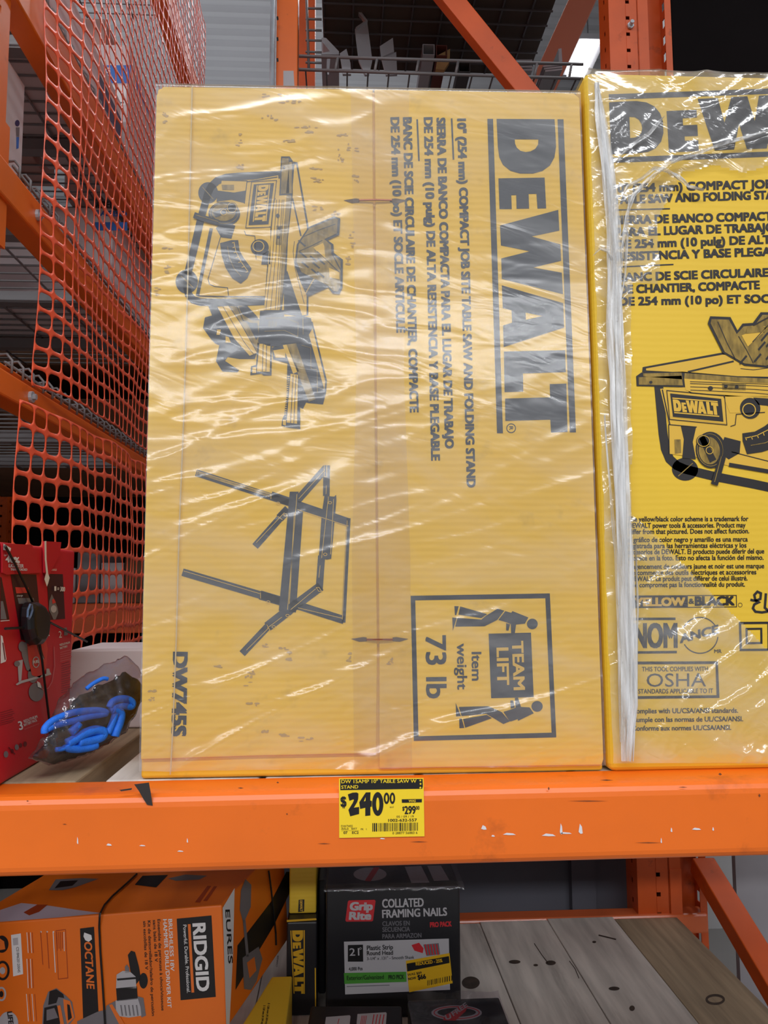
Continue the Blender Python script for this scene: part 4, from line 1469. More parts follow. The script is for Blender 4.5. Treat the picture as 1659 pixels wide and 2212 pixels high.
mb = MB(); mb.box(-0.518, -0.452, 1.50, 1.72, BT + 0.0004, 1.364)
wc = mb.build('white_carton', CWHITE, bevel=0.003)
tag(wc, 'small white carton with dark zigzag print behind the clear bag', 'carton', 'small white cartons on the upper deck')
pr = Print(Plane((0, 1.50, 0), (0, -1, 0)), cr)
for x in (650, 680, 715, 740):
    pr.poly([(x, 1240), (x + 26, 1240), (x + 14, 1252), (x + 8, 1262)])
pr.stroke([(645, 1222), (752, 1220)], 3)
pr.build('carton_print', [GREYP], wc)
mb = MB(); mb.box(-0.445, -0.30, 1.30, 1.46, BT + 0.0004, 1.392)
tag(mb.build('white_carton', CWHITE, bevel=0.003), 'plain white carton peeking over the clear bag next to yellow carton', 'carton', 'small white cartons on the upper deck')

# ================================================================== netted rack along the left
LX = -0.60
lr = thing('pallet_rack', 'tall orange rack on the left draped with orange safety net', 'rack', (-1.15, 2.5, 0))
BEAMS = [(3.47, 3.60), (2.575, 2.70), (2.185, 2.275), (1.832, 1.902)]
for zb_, zt_ in BEAMS:
    mb = MB()
    mb.box(LX - 0.05, LX, 1.18, 4.0, zb_, zt_ - 0.022)
    mb.box(LX - 0.05, LX - 0.02, 1.18, 4.0, zt_ - 0.022, zt_)
    mb.build('beam', ORANGE, lr, bevel=0.004)
mb = MB(); mb.box(LX - 1.1, LX - 1.05, 1.18, 4.0, 2.6, 2.7); mb.build('beam', ORANGE2, lr, bevel=0.004)
mb = MB(); mb.box(LX - 1.1, LX - 0.052, 2.95, 3.0, 1.315, 1.425); mb.build('cross_beam', ORANGE2, lr, bevel=0.004)
upright(lr, LX - 0.088, LX - 0.012, 1.285, 1.36, 0, 4.4, ORANGE)
upright(lr, LX - 0.078, LX - 0.003, 3.9, 3.98, 0, 3.5, ORANGE2)
upright(lr, -1.76, -1.675, 3.92, 4.0, 0, 4.4, ORANGE2)
mb = MB()
mb.box(LX - 0.0115, LX - 0.007, 1.30, 1.37, 2.10, 2.33)
mb.build('beam_bracket', ORANGE, lr)
for zz, yy in ((2.222, 1.487), (1.858, 1.487)):
    mb = MB()
    mb.tube([(LX - 0.002, yy, zz), (LX + 0.006, yy, zz)], 0.011, 12)
    mb.tube([(LX + 0.004, yy, zz), (LX + 0.012, yy, zz)], 0.006, 6)
    mb.build('bolt', STEEL, lr)
dnames = ['highest wire deck on the left rack above the netted beams', 'wire deck over the broad upper netted beam holding blue banded cartons',
          'wire deck with curled ends over the middle left beam', 'wire deck with curled ends over the lowest left beam']
for (zb_, zt_), lab in zip(BEAMS, dnames):
    wd_ = thing('wire_deck', lab, 'wire deck', (-1.1, 2.2, zt_), 'wire decks of the netted rack')
    mb = MB()
    y = 1.42
    while y < 2.74:
        z = zt_ + 0.004
        mb.tube([(-1.66, y, z), (LX - 0.048, y, z), (LX - 0.036, y, z + 0.014), (LX - 0.018, y, z + 0.016), (LX - 0.008, y, z + 0.004), (LX - 0.008, y, z - 0.02)], 0.0026, 6)
        y += 0.05
    for x in (LX - 0.012, -0.78, -0.95, -1.12, -1.29, -1.46, -1.63):
        mb.tube([(x, 1.40, zt_ - 0.001 if x > -0.7 else zt_ + 0.0005), (x, 2.74, zt_ - 0.001 if x > -0.7 else zt_ + 0.0005)], 0.003, 6)
    mb.build('wire_grid', WIRE, wd_, smooth=True)
    for y in (1.62, 2.02, 2.42):
        mb = MB(); mb.box(-1.64, LX - 0.056, y, y + 0.035, zt_ - 0.034, zt_ - 0.004)
        mb.build('support_channel', WIRE, wd_)


def carton(x0, x1, y0, y1, z0, z1, m, lab, group=None, name='carton'):
    mb = MB(); mb.box(x0, x1, y0, y1, z0, z1)
    o = mb.build(name, m, bevel=0.004)
    return tag(o, lab, 'carton', group)


z1_, z2_, z3_ = 2.7075, 2.2825, 1.9095
G = 'cartons on the netted rack'
o = carton(-0.755, -0.652, 2.25, 2.95, z1_, 3.14, CWHITE, 'tall white carton with a bright blue band behind the net, top left', G)
pr = Print(Plane((0, 2.25, 0), (0, -1, 0)))
pr.poly([(205, 141), (283, 141), (281, 180), (205, 180)], 0)
pr.text('NG', (213, 158), (238, 158), 11, 1, 1, bold=0.05)
pr.text('AT', (213, 173), (238, 173), 11, 1, 1, bold=0.05)
pr.poly([(222, 184), (274, 184), (270, 227), (222, 227)], 1)
for y in (196, 206):
    pr.stroke([(230, y), (250, y)], 4, 2, 1)
pr.stroke([(228, 222), (268, 222)], 3, 2, 1)
pr.build('carton_print', [BLUEP, WHITE, GREYP], o)
pr = Print(Plane((-0.652, 0, 0), (1, 0, 0)))
pr.poly([(290, 150), (316, 225), (322, 250), (292, 184)], 0)
pr.build('side_print', [mat('blue_side_print', (96, 120, 206), 0.5)], o)
o = carton(-0.86, -0.656, 1.60, 2.20, z1_, 2.92, CWHITE, 'low white carton with navy ends along the top left beam', G)
pr = Print(Plane((-0.64, 0, 0), (1, 0, 0)))
ya, yb = 1.98, 2.199
mb = MB(); mb.box(-0.6558, -0.6552, 2.0, 2.199, z1_, 2.87); mb.build('navy_end', NAVYP, o)
carton(-1.25, -0.88, 1.5, 1.85, z1_, 3.05, CPINK, 'pale pink carton seen from below through the upper deck wires', G)
carton(-1.25, -0.88, 1.9, 2.3, z1_, 3.0, CPINK, 'second pink carton farther along the upper wire deck', G)
carton(-1.62, -1.28, 1.5, 2.2, z1_, 3.1, CWHITE, 'white carton at back of the upper wire deck', G)
carton(-0.87, -0.76, 2.35, 2.7, z1_, 3.3, CPINK, 'narrow reddish carton left of the tall white one', G)
q_ = PX(55, 185, -0.66)
o = carton(-1.15, -0.66, 1.38, q_.y, z2_, q_.z, CWHITE, 'plain white carton beside the perforated post at far left', G)
pr = Print(Plane((-0.66, 0, 0), (1, 0, 0)))
pr.ell(37, 266, 5, 7, 1)
pr.poly([(34, 275), (42, 275), (41, 295), (35, 295)], 2)
pr.poly([(35, 296), (41, 296), (40, 320), (35, 322)], 0)
pr.build('carton_print', [BLUEP, NAVYP, GREYP], o)
o = carton(-1.15, -0.655, 2.15, 2.6, z2_, 2.57, CWHITE, 'white carton with blue stripe and letters below the big beam', G)
pr = Print(Plane((0, 2.15, 0), (0, -1, 0)))
pr.text('ATFI', (207, 448), (240, 448), 12, 2, 1, bold=0.04)
pr.poly([(205, 480), (275, 480), (275, 498), (205, 498)], 0)
pr.text('PASEO', (206, 466), (274, 468), 11, 0, 1, bold=0.03)
pr.build('carton_print', [BLUEP, NAVYP, INK], o)
carton(-1.62, -1.18, 1.5, 2.1, z2_, 2.50, CPINK, 'pink carton at back of the middle wire deck', G)
carton(-1.60, -0.66, 2.76, 3.7, z2_, 2.55, CBROWN, 'long brown carton far along the middle deck', G)
carton(-1.60, -0.66, 2.76, 3.7, z3_, 2.16, CBROWN, 'dark brown carton far along the lowest wire deck', G)
carton(-1.62, -1.2, 1.5, 2.2, z3_, 2.12, CGREY, 'grey carton at back of the lowest wire deck', G)
carton(-1.60, -1.22, 2.2, 2.75, z3_, 2.14, CBROWN, 'squat brown carton beside the grey one on lowest deck', G)
for i, (x0, x1, zt_, m, lab) in enumerate(((-1.12, -1.02, 1.56, CWHITE, 'white carton behind the net right of the red carton'), (-1.015, -0.93, 1.62, CGREY, 'grey carton standing second in the row behind the net'),
                                          (-0.925, -0.84, 1.58, CWHITE, 'white carton third in the row behind the net'), (-0.835, -0.74, 1.60, CBROWN, 'tan carton fourth in the row behind the net'),
                                          (-0.735, -0.66, 1.54, CWHITE, 'white carton nearest the yellow carton behind the net'))):
    carton(x0, x1, 3.01, 3.3, 1.4256 - 0.0, zt_, m, lab, 'cartons on the cross beam')
mb = MB(); mb.box(-1.70, -0.66, 3.0, 3.5, 1.395, 1.425); tag(mb.build('shelf_board', WOODB), 'board under the row of cartons behind the net', 'board')
mb = MB(); mb.box(-1.85, -1.82, 1.2, 4.1, 0, 2.6)  # added dark sheets that hide the lit walls and darken the rack interior
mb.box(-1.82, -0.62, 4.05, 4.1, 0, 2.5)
tag(mb.build('backing_panel', DARK), 'dark panel added behind the netted rack to keep its inside dark', 'panel')


def net(name, lab, path, zrange, cell, seed, sag=0.012, parent=None, hw=0.462, hh=0.405):
    """plastic barrier net: ribbon bands with rounded openings, along a top-view path (s -> x, y), hanging from z1 to z0"""
    z0, z1, = zrange
    ns, nz = int(path[-1][0] / cell), int((z1 - z0) / cell)

    def xy(s):
        for i in range(len(path) - 1):
            if s <= path[i + 1][0] or i == len(path) - 2:
                f = (s - path[i][0]) / (path[i + 1][0] - path[i][0])
                return (path[i][1] * (1 - f) + path[i + 1][1] * f, path[i][2] * (1 - f) + path[i + 1][2] * f)

    def pos(a, b):
        s = a * cell
        x, y = xy(s)
        z = z1 - b * cell
        k = noise.noise(Vector((s * 3.2, z * 1.6, seed)))
        k2 = noise.noise(Vector((s * 9.0, z * 4.0, seed + 5)))
        k3 = noise.noise(Vector((s * 2.0, z * 2.5, seed + 11)))
        return Vector((x + sag * (0.8 + 1.2 * k + 0.4 * k2), y + 0.014 * k2 + 0.02 * k3, z + 0.018 * k3 + 0.007 * k2))
    mb = MB()
    cache = {}

    def vid(a, b):
        key = (round(a, 4), round(b, 4))
        if key not in cache:
            cache[key] = len(mb.v)
            mb.v.append(pos(a, b))
        return cache[key]
    for i in range(ns):
        for j in range(nz):
            cx, cy = i + 0.5, j + 0.5
            outer, inner = [], []
            for k in range(16):
                t = 2 * math.pi * k / 16 + math.pi / 16
                ct, st = math.cos(t), math.sin(t)
                inner.append((cx + hw * math.copysign(abs(ct) ** 0.55, ct), cy + hh * math.copysign(abs(st) ** 0.6, st)))
                m_ = max(abs(ct), abs(st))
                outer.append((cx + 0.5 * ct / m_, cy + 0.5 * st / m_))
            for k in range(16):
                k1 = (k + 1) % 16
                mb.f.append((vid(*outer[k]), vid(*outer[k1]), vid(*inner[k1]), vid(*inner[k])))
                mb.m.append(0)
                # corner fill
                o0, o1 = outer[k], outer[k1]
                if abs(o0[0] - cx) > 0.499 and abs(o1[1] - cy) > 0.499 or abs(o0[1] - cy) > 0.499 and abs(o1[0] - cx) > 0.499:
                    if not (abs(abs(o0[0] - cx) - abs(o1[0] - cx)) < 1e-6 and abs(abs(o0[1] - cy) - abs(o1[1] - cy)) < 1e-6):
                        cxx = cx + math.copysign(0.5, o0[0] - cx)
                        cyy = cy + math.copysign(0.5, o0[1] - cy)
                        mb.f.append((vid(*o0), vid(cxx, cyy), vid(*o1)))
                        mb.m.append(0)
    o = mb.build(name, NET, parent, smooth=True, weld=False)
    md = o.modifiers.new('thickness', 'SOLIDIFY')
    md.thickness = 0.0016
    return tag(o, lab, 'safety net', 'orange safety nets')


net('safety_net', 'orange safety net over the upper left beams, left edge torn free',
    [(0, -0.594, 1.46), (0.05, -0.578, 1.508), (0.12, -0.560, 1.575), (0.22, -0.556, 1.675), (1.5, -0.553, 2.95)], (1.855, 3.72), 0.0385, 2.0)
net('safety_net', 'lower orange safety net hanging below the lowest left beam',
    [(0, -0.592, 1.38), (0.07, -0.573, 1.447), (0.14, -0.558, 1.515), (0.24, -0.552, 1.615), (1.5, -0.548, 2.87)], (1.29, 1.825), 0.043, 7.0, sag=0.018)

# ================================================================== racks and metal stock at the back, top
kr = thing('pallet_rack', 'orange rack post and diagonal braces above the centre carton', 'rack', (0.2, 2.6, 0))
x0 = PY(597, 90, 2.4).x
mb = MB(); mb.box(x0, x0 + 0.070, 2.40, 2.475, 0, 4.2); mb.build('post', ORANGE, kr, bevel=0.003)
mb = MB(); mb.box(x0 + 0.03, x0 + 0.10, 3.1, 3.18, 0, 4.2); mb.build('post', ORANGE2, kr, bevel=0.003)
pc = Print(Plane((0, 2.40, 0), (0, -1, 0)))
pc.poly([(612, 153), (634, 153), (636, 186), (612, 186)])
for yy in (40, 85, 130):
    pc.poly([(597, yy - 4), (601, yy - 5), (602, yy + 3), (598, yy + 4)], 1)
pc.build('paper_sticker', [LGREYP, TAGB], kr)
mb = MB()
mb.bar(PY(907, -80, 2.3), PY(1190, 270, 2.3), 0.065, 0.045, (0, 1, 0))
mb.build('brace', ORANGE2, kr, bevel=0.003)
mb = MB()
mb.bar(PY(1290, -70, 3.2), PY(1150, 240, 3.2), 0.115, 0.06, (0, 1, 0))
mb.build('brace', mat('rust_brown_paint', (150, 66, 30), 0.5), kr, bevel=0.003)
mb = MB()
a, b = PY(588, 185, 2.36), PY(590, -120, 2.36)
d = (b - a)
mb.tube([Vector((a.x, 2.36, 0.0)), Vector((a.x, 2.36, b.z))], 0.0088, 14)
tag(mb.build('steel_pipe', STEEL, smooth=True), 'thin steel pipe standing left of the orange post', 'pipe')

tray = thing('wire_tray', 'grey wire tray holding metal profiles above the centre carton', 'tray', PY(900, 160, 2.75))
mb = MB()
for (p, q) in (((640, 121), (1260, 139)), ((640, 150), (1260, 170))):
    mb.tube([PY(*p, 2.55), PY(*q, 2.55)], 0.0055, 8)
for x in (730, 815, 905, 990, 1080, 1160, 1235):
    mb.tube([PY(x, 120 + (x - 640) * 0.03, 2.55), PY(x - 6, 152 + (x - 640) * 0.03, 2.55)], 0.005, 8)
mb.build('tray_rail', WIRE, tray, smooth=True)
mb = MB()
for x in range(660, 1260, 45):
    p = PY(x, 151 + (x - 640) * 0.032, 2.55)
    mb.tube([p, p + Vector((0, 0.7, 0))], 0.003, 6)
p0, p1 = PY(640, 150, 2.55), PY(1260, 170, 2.55)
for dy in (0.2, 0.45, 0.7):
    mb.tube([p0 + Vector((0, dy, 0)), p1 + Vector((0, dy, 0))], 0.004, 6)
mb.build('tray_floor', WIRED, tray, smooth=True)
mb = MB()
for y in (18, 41, 65, 87, 112, 135):
    mb.tube([PY(660, y, 2.6), PY(695, y + 1, 2.6)], 0.004, 8)
mb.tube([PY(662, -20, 2.6), PY(667, 150, 2.6)], 0.005, 8)
mb.build('tray_end', WIRE, tray, smooth=True)


def profile(pts, y, ln, lab, name='metal_profile', m=ALU, up=0.0):
    mb = MB()
    mb.prism([PY(a, b, y) for a, b in pts], (0, ln, up))
    return tag(mb.build(name, m), lab, 'metal bar', 'metal stock in the wire tray')


c4 = crop(380, 0, 1.803)


def cc(pts):
    return [c4(*p) for p in pts]


profile(cc([(711, 36), (716, 38), (747, 80), (703, 112), (700, 106), (738, 80), (711, 48)]), 2.68, 0.02, 'upper bent lip of the tallest angle bar in the tray', up=0.0)
profile(cc([(697, 112), (745, 82), (765, 235), (752, 290), (736, 290), (712, 235)]), 2.69, 0.012, 'tall aluminium angle plate rising from the tray middle')
profile(cc([(794, 180), (845, 147), (850, 200), (800, 222)]), 2.69, 0.01, 'short aluminium plate right of the tall angle plate')
profile(cc([(800, 224), (858, 202), (862, 290), (818, 292)]), 2.70, 0.01, 'lower aluminium plate beneath the short one')
profile(cc([(566, 150), (572, 146), (585, 148), (635, 200), (635, 212), (566, 212), (566, 206), (600, 200), (572, 165)]), 2.69, 0.3, 'flat angle profile at the tray left end')
profile(cc([(638, 208), (664, 190), (680, 245), (682, 288), (650, 288)]), 2.69, 0.012, 'narrow plate between left angle and tall plate')
profile(cc([(588, 225), (602, 222), (596, 290), (586, 290)]), 2.70, 0.01, 'thin strip leaning at the tray left end')


def sq_tube(x0, y0, x1, y1, y, lab, m=ALU):
    a, b = PY(x0, y0, y), PY(x1, y1, y)
    t = 0.003
    X0, X1, Z0, Z1 = min(a.x, b.x), max(a.x, b.x), min(a.z, b.z), max(a.z, b.z)
    mb = MB()
    mb.box(X0, X1, y, y + 0.5, Z1 - t, Z1); mb.box(X0, X1, y, y + 0.5, Z0, Z0 + t)
    mb.box(X0, X0 + t, y, y + 0.5, Z0 + t, Z1 - t); mb.box(X1 - t, X1, y, y + 0.5, Z0 + t, Z1 - t)
    mb.box(X0 + t, X1 - t, y + 0.49, y + 0.5, Z0 + t, Z1 - t)
    return tag(mb.build('square_tube', m), lab, 'metal tube', 'metal stock in the wire tray')


sq_tube(913, 95, 939, 119, 2.72, 'open square steel tube left of its pair in the tray')
sq_tube(942, 97, 966, 121, 2.72, 'reddish square tube right of the bright one in the tray', mat('red_oxide', (96, 48, 40), 0.6))
sq_tube(990, 134, 1016, 156, 2.72, 'low dark square tube lying near the brace', WIRED)
profile(cc([(1020, 215), (1068, 190), (1066, 240), (1045, 272), (1012, 268)]), 2.74, 0.02, 'torn tan card scrap by the square tubes', 'card_scrap', KRAFT)
for i in range(4):
    y = 232 + i * 12
    profile(cc([(1325, y), (1388, y), (1388, y + 7), (1325, y + 7)]), 2.70, 0.4, ('top', 'second', 'third', 'bottom')[i] + ' flat bar of the small stack right of the brace')
for i in range(3):
    profile(cc([(1430 + i * 4, 255 + i * 9), (1505, 248 + i * 9), (1505, 254 + i * 9), (1430 + i * 4, 262 + i * 9)]), 2.70, 0.4, ('upper', 'middle', 'lower')[i] + ' bar of the stack below the bright lamp')
profile(cc([(1490, 190), (1502, 188), (1505, 240), (1492, 242)]), 2.70, 0.1, 'upright bar end next to the bright lamp')

od = thing('mesh_deck', 'dark mesh deck overhead above the wire tray', 'wire deck', (0.4, 2.6, 3.6))
mb = MB()
X0, X1 = PY(703, 90, 3.0).x, min(xa - 0.01, PY(1205, 90, 3.0).x)
y = 2.1
while y <= 3.01:
    mb.tube([(X0, y, 3.6), (X1, y, 3.6)], 0.004, 6)
    y += 0.075
x = X0
while x <= X1:
    mb.tube([(x, 2.1, 3.606), (x, 3.0, 3.606)], 0.004, 6)
    x += 0.11
mb.build('wire_grid', WIRED, od)
mb = MB(); mb.box(X0, X1, 2.1, 3.0, 3.613, 3.64); mb.build('deck_panel', mat('dark_brown_board', (66, 54, 46), 0.8, var=0.25, vscale=3), od)
mb = MB(); mb.box(X0 - 0.9, X1 + 0.6, 4.5, 4.6, 0.0, 3.55); tag(mb.build('backing_panel', mat('mid_grey_panel', (112, 112, 118), 0.8)), 'grey board far behind the wire tray', 'panel')

cl = thing('ceiling_light', 'lit fluorescent strip lamp seen between brace and right post', 'light', PZ(1258, 130, 6.0))
a, b = PZ(1242, 168, 6.0), PZ(1276, 90, 6.0)
mb = MB(); mb.bar(a, b, 0.15, 0.03, (0, 0, 1))
mb.build('lamp_tube', emit('lamp_glow', (250, 252, 255), 7.0), cl)
up = Vector((0, 0, 0.05))
mb = MB(); mb.bar(a + up, b + up, 0.26, 0.05, (0, 0, 1)); mb.build('lamp_housing', LGREYP, cl)
mb = MB()
for f in (0.15, 0.85):
    p = a * (1 - f) + b * f + Vector((0, 0, 0.07))
    mb.tube([p, p + Vector((0, 0, 0.93))], 0.006, 6)
mb.build('hanger', WIRE, cl)

# ================================================================== lower shelf cartons
zb1 = LZ + 0.0018
cA = PY(478, 1955, 1.42)
hn = Vector((-math.sin(math.radians(4)), -math.cos(math.radians(4)), 0))
PF = Plane(cA, hn)
oc = thing('drill_carton', 'orange hammer drill kit carton on the lower shelf at left', 'carton', Vector((cA.x - 0.3, cA.y + 0.2, zb1)))
side = Vector((math.sin(math.radians(14)), math.cos(math.radians(14)), 0))
front = [PF.P(-90, 2000.2), cA, PF.P(492, 2219), PF.P(-90, 2262)]
u = (cA - front[0]).normalized()
nt_ = u.cross(side).normalized()
mb = MB()
mb.hexa(front, [p + side * 0.34 for p in front])
mb.build('carton_body', ORKIT, oc, bevel=0.003)
sn_ = side.cross(cA - front[2])
PTOP, PSIDE = Plane(cA, nt_), Plane(cA, sn_ if sn_.x > 0 else -sn_)
c6 = crop(0, 1860, 2.37)
pr = Print(PF, c6)
K, Wh, O, Gy, Lg, Dk = 0, 1, 2, 3, 4, 5
pr.poly([(905, 295), (1083, 278), (1105, 695), (925, 712)], K)
pr.text('RIDGID', (988, 322), (1010, 664), 62, Wh, 1, bold=0.04)
pr.stroke([(969, 322), (988, 672)], 14, O, 1)
pr.text('Powerful. Durable. Professional.', (938, 326), (958, 674), 17, Wh, 1, bold=0.01)
for s, a, b, h, k in (('BRUSHLESS 18V', (862, 297), (874, 562), 19, Wh), ('HAMMER DRILL/DRIVER KIT', (835, 298), (859, 750), 19, Wh),
                      ('Ensemble de perceuse à chocs/visseuse', (806, 298), (827, 765), 15, K), ('sans balai de 18 V', (783, 302), (794, 516), 15, K),
                      ('Kit de destornillador/taladro de percusión', (756, 305), (778, 792), 15, K), ('sin escobillas de 18 V', (733, 308), (744, 556), 15, K)):
    pr.text(s, a, b, h, k, 0, bold=0.02)
pr.poly([(410, 345), (482, 336), (510, 870), (428, 870)], K)
pr.text('OCTANE', (432, 412), (446, 650), 38, O, 1, bold=0.03, slant=0.15)
pr.poly([(432, 365), (468, 378), (472, 400), (455, 412), (438, 405), (428, 385)], Wh, 1)
pr.poly([(57, 378), (107, 370), (119, 578), (68, 590)], Wh)
pr.poly([(66, 395), (92, 391), (94, 428), (69, 431)], Lg, 1)
pr.text('CS18462012004S', (84, 440), (92, 570), 13, K, 1, bold=0.0)
pr.poly([(285, 355), (337, 348), (350, 600), (298, 606)], 5, 0, [[(288, 359), (334, 352), (346, 596), (301, 602)]])
for i in range(5):
    pr.stroke([(328 - i * 9, 362), (330 - i * 9, 460 - 12 * (i % 2))], 3, Dk if i else Wh, 1)
for i, xx in enumerate((272, 240, 208)):
    pr.stroke([(xx, 360), (xx + 12, 570 - i * 20)], 4, Wh if i == 0 else Dk)
    pr.ell(xx + 2, 362, 4, 4, Wh)
for i in range(4):
    pr.stroke([(165 - i * 9, 365), (172 - i * 9, 470)], 3, Wh if i % 2 else Dk)
    pr.stroke([(165 - i * 9, 500), (172 - i * 9, 650)], 3, Wh if i % 2 else Dk)
    pr.stroke([(178 - i * 14, 680), (188 - i * 14, 820)], 3, Wh if i % 2 else Dk)
pr.ell(10, 425, 34, 44, K); pr.poly([(0, 395), (22, 410), (28, 450), (0, 455)], O, 1)
pr.ring(14, 560, 30, 44, 12, K); pr.ell(14, 560, 14, 18, Lg, 1)
pr.ring(8, 680, 20, 32, 9, Lg); pr.ell(8, 680, 10, 16, K, 1)
pr.ell(44, 830, 50, 60, Lg); pr.text('LIFE', (38, 772), (46, 834), 24, K, 1, bold=0.04)
# printed drill: chuck, gear case, handle, battery
pr.poly([(655, 480), (672, 458), (692, 465), (712, 540), (722, 600), (690, 640), (668, 560)], K, 1)
pr.ell(735, 612, 22, 40, K, 1)
pr.poly([(640, 540), (650, 528), (662, 545), (664, 570), (642, 572)], Gy, 2)
pr.poly([(598, 580), (630, 560), (668, 566), (695, 590), (700, 650), (595, 655)], Lg, 2)
pr.poly([(595, 650), (702, 640), (706, 705), (600, 715)], K, 2)
pr.poly([(600, 600), (695, 592), (697, 602), (602, 610)], K, 3)
pr.poly([(592, 712), (706, 700), (720, 745), (725, 790), (660, 800), (596, 790)], Lg, 2)
for i in range(5):
    pr.stroke([(620 + i * 20, 735), (628 + i * 20, 790)], 7, Gy, 3)
pr.poly([(545, 740), (590, 715), (600, 800), (640, 834), (680, 860), (560, 860), (540, 800)], Gy, 2)
pr.poly([(560, 735), (575, 730), (640, 834), (620, 850)], O, 3)
pr.poly([(700, 690), (735, 700), (748, 790), (725, 800)], Gy, 1)
pr.poly([(395, 820), (500, 770), (545, 760), (550, 850), (400, 860)], Gy, 1)
pr.poly([(248, 668), (290, 650), (340, 690), (370, 720), (385, 800), (330, 870), (215, 870), (222, 740)], Gy, 1)
pr.poly([(255, 665), (290, 655), (325, 680), (330, 700), (300, 695), (290, 725), (248, 735)], K, 2)
pr.poly([(325, 705), (360, 715), (382, 800), (345, 834), (330, 760)], O, 2)
pr.poly([(345, 730), (358, 735), (370, 800), (350, 815)], K, 3)
pr.poly([(228, 750), (290, 735), (320, 800), (300, 850), (222, 850)], K, 2)
pr.poly([(240, 760), (280, 750), (300, 800), (240, 815)], Gy, 3)
pr.poly([(295, 740), (310, 735), (330, 834), (312, 840)], O, 3)
pr.build('front_print', [TAGB, WHITE, ORP, GREYP, LGREYP, mat('dark_orange_print', (176, 66, 20), 0.5)], oc)
pr = Print(PTOP, c6)
pr.poly([(250, 150), (285, 95), (420, 88), (505, 92), (385, 135), (320, 150)], 3)
pr.poly([(280, 140), (310, 105), (400, 100), (370, 128)], 0, 1)
pr.poly([(690, 122), (730, 76), (860, 72), (800, 136)], 0)
pr.poly([(860, 90), (950, 70), (1060, 76), (1020, 96), (900, 102)], 3)
pr.poly([(998, 212), (1062, 128), (1082, 128), (1024, 214)], 5)
pr.poly([(1040, 205), (1095, 130), (1112, 130), (1060, 206)], 5)
pr.poly([(0, 252), (110, 216), (255, 230), (400, 252), (520, 268), (300, 290), (0, 312)], 4)
pr.poly([(120, 265), (190, 225), (245, 225), (200, 262), (150, 280)], 5, 1)
pr.build('top_print', [TAGB, WHITE, ORP, GREYP, mat('lavender_print', (206, 190, 206), 0.5), mat('dark_orange_print', (176, 66, 20), 0.5)], oc)
pr = Print(PSIDE, c6)
pr.poly([(1139, 240), (1200, 138), (1192, 480), (1172, 870), (1158, 870)], 0)
pr.text('EURES', (1152, 250), (1168, 525), 22, 1, 1, bold=0.02)
pr.poly([(1215, 432), (1385, 210), (1465, 55), (1535, 55), (1400, 332), (1205, 660)], 1)
pr.poly([(1255, 92), (1285, 122), (1282, 235), (1245, 320), (1226, 250), (1232, 150)], 2, 1)
pr.stroke([(1248, 300), (1266, 490)], 14, 2, 1)
pr.poly([(1240, 495), (1322, 438), (1342, 500), (1312, 615), (1285, 660), (1248, 655)], 2, 1)
pr.poly([(1262, 520), (1300, 490), (1310, 560), (1275, 600)], 3, 2)
pr.build('side_print', [WHITE, TAGB, GREYP, ORP], oc)
cb = thing('strap_cable', 'thin black cable wound round the orange drill carton', 'cable', cA)
mb = MB()
PTp, PFp, PSd = Plane(cA + nt_ * 0.003, nt_), Plane(cA + hn * 0.003, hn), Plane(cA + PSIDE.n * 0.003, PSIDE.n)
e0 = PTp.P(*c6(516, 268))
mb.tube([PTp.P(*c6(x, y)) for x, y in ((700, 66), (640, 122), (575, 180), (535, 225))] + [e0 - Vector((0, 0.004, -0.001)), e0 - Vector((0, 0.006, 0.004))] +
        [PFp.P(*c6(x, y)) for x, y in ((508, 340), (514, 470), (526, 640), (538, 834), (540, 860))], 0.0018, 8)
mb.build('front_run', CABLE, cb)
mb = MB()
mb.tube([PSd.P(*c6(x, y)) for x, y in ((1376, 50), (1388, 140), (1400, 250), (1412, 370), (1414, 430))], 0.0018, 8)
mb.build('side_run', CABLE, cb)

# flat yellow carton, black-ended yellow carton, dark narrow carton
c7 = crop(560, 1840, 3.072)
fc = thing('flat_yellow_carton', 'flat yellow carton with small black print lying right of orange carton', 'carton', (-0.15, 1.5, zb1))
mb = MB(); mb.hexa([(-0.212, 1.30, .72), (-0.0995, 1.30, .72), (-0.0995, 1.30, zb1), (-0.212, 1.30, zb1)], [(-0.140, 1.618, .72), (-0.0995, 1.618, .72), (-0.0995, 1.618, zb1), (-0.140, 1.618, zb1)]); mb.build('carton_body', YELLOW2, fc, bevel=0.003)
pr = Print(Plane((0, 0, 0.72), (0, 0, 1)), c7)
for i, (a, b) in enumerate((((28, 1020), (12, 1143)), ((58, 1005), (40, 1143)))):
    pr.text('5 120 mm (4 3/4 in)', a, b, 13, bold=0.02)
pr.text('CHARGER', (120, 765), (130, 690), 10, bold=0.02)
pr.build('carton_print', [INK], fc)
dc = thing('black_ended_carton', 'upright carton with black end and yellow lettering beside nail carton', 'carton', (-0.09, 1.8, zb1))
zt9 = PY(650, 1992, 1.66).z
mb = MB(); mb.box(PY(619, 2050, 1.66).x, PY(685, 2050, 1.66).x, 1.66, 1.98, zb1, zt9); mb.build('carton_body', BLACKC, dc, bevel=0.003)
pr = Print(Plane((0, 1.66, 0), (0, -1, 0)), c7)
logo(pr, (206, 522), (228, 940), (302, 520), (302, 942), 0)
pr.poly([(182, 452), (378, 440), (380, 452), (184, 466)], 0)
pr.stroke([(372, 770), (374, 1040)], 8, 0)
pr.build('carton_print', [mat('yellow_lettering', (214, 164, 24), 0.5)], dc)
mb = MB(); mb.box(PY(626, 1950, 1.72).x, PY(684, 1950, 1.72).x, 1.70, 1.96, zt9 + 0.0005, 0.93)
yc = tag(mb.build('yellow_carton', YELLOW2, bevel=0.003), 'small yellow carton lying on top of the black-ended carton', 'carton')
pr = Print(Plane((0, 1.70, 0), (0, -1, 0)), c7)
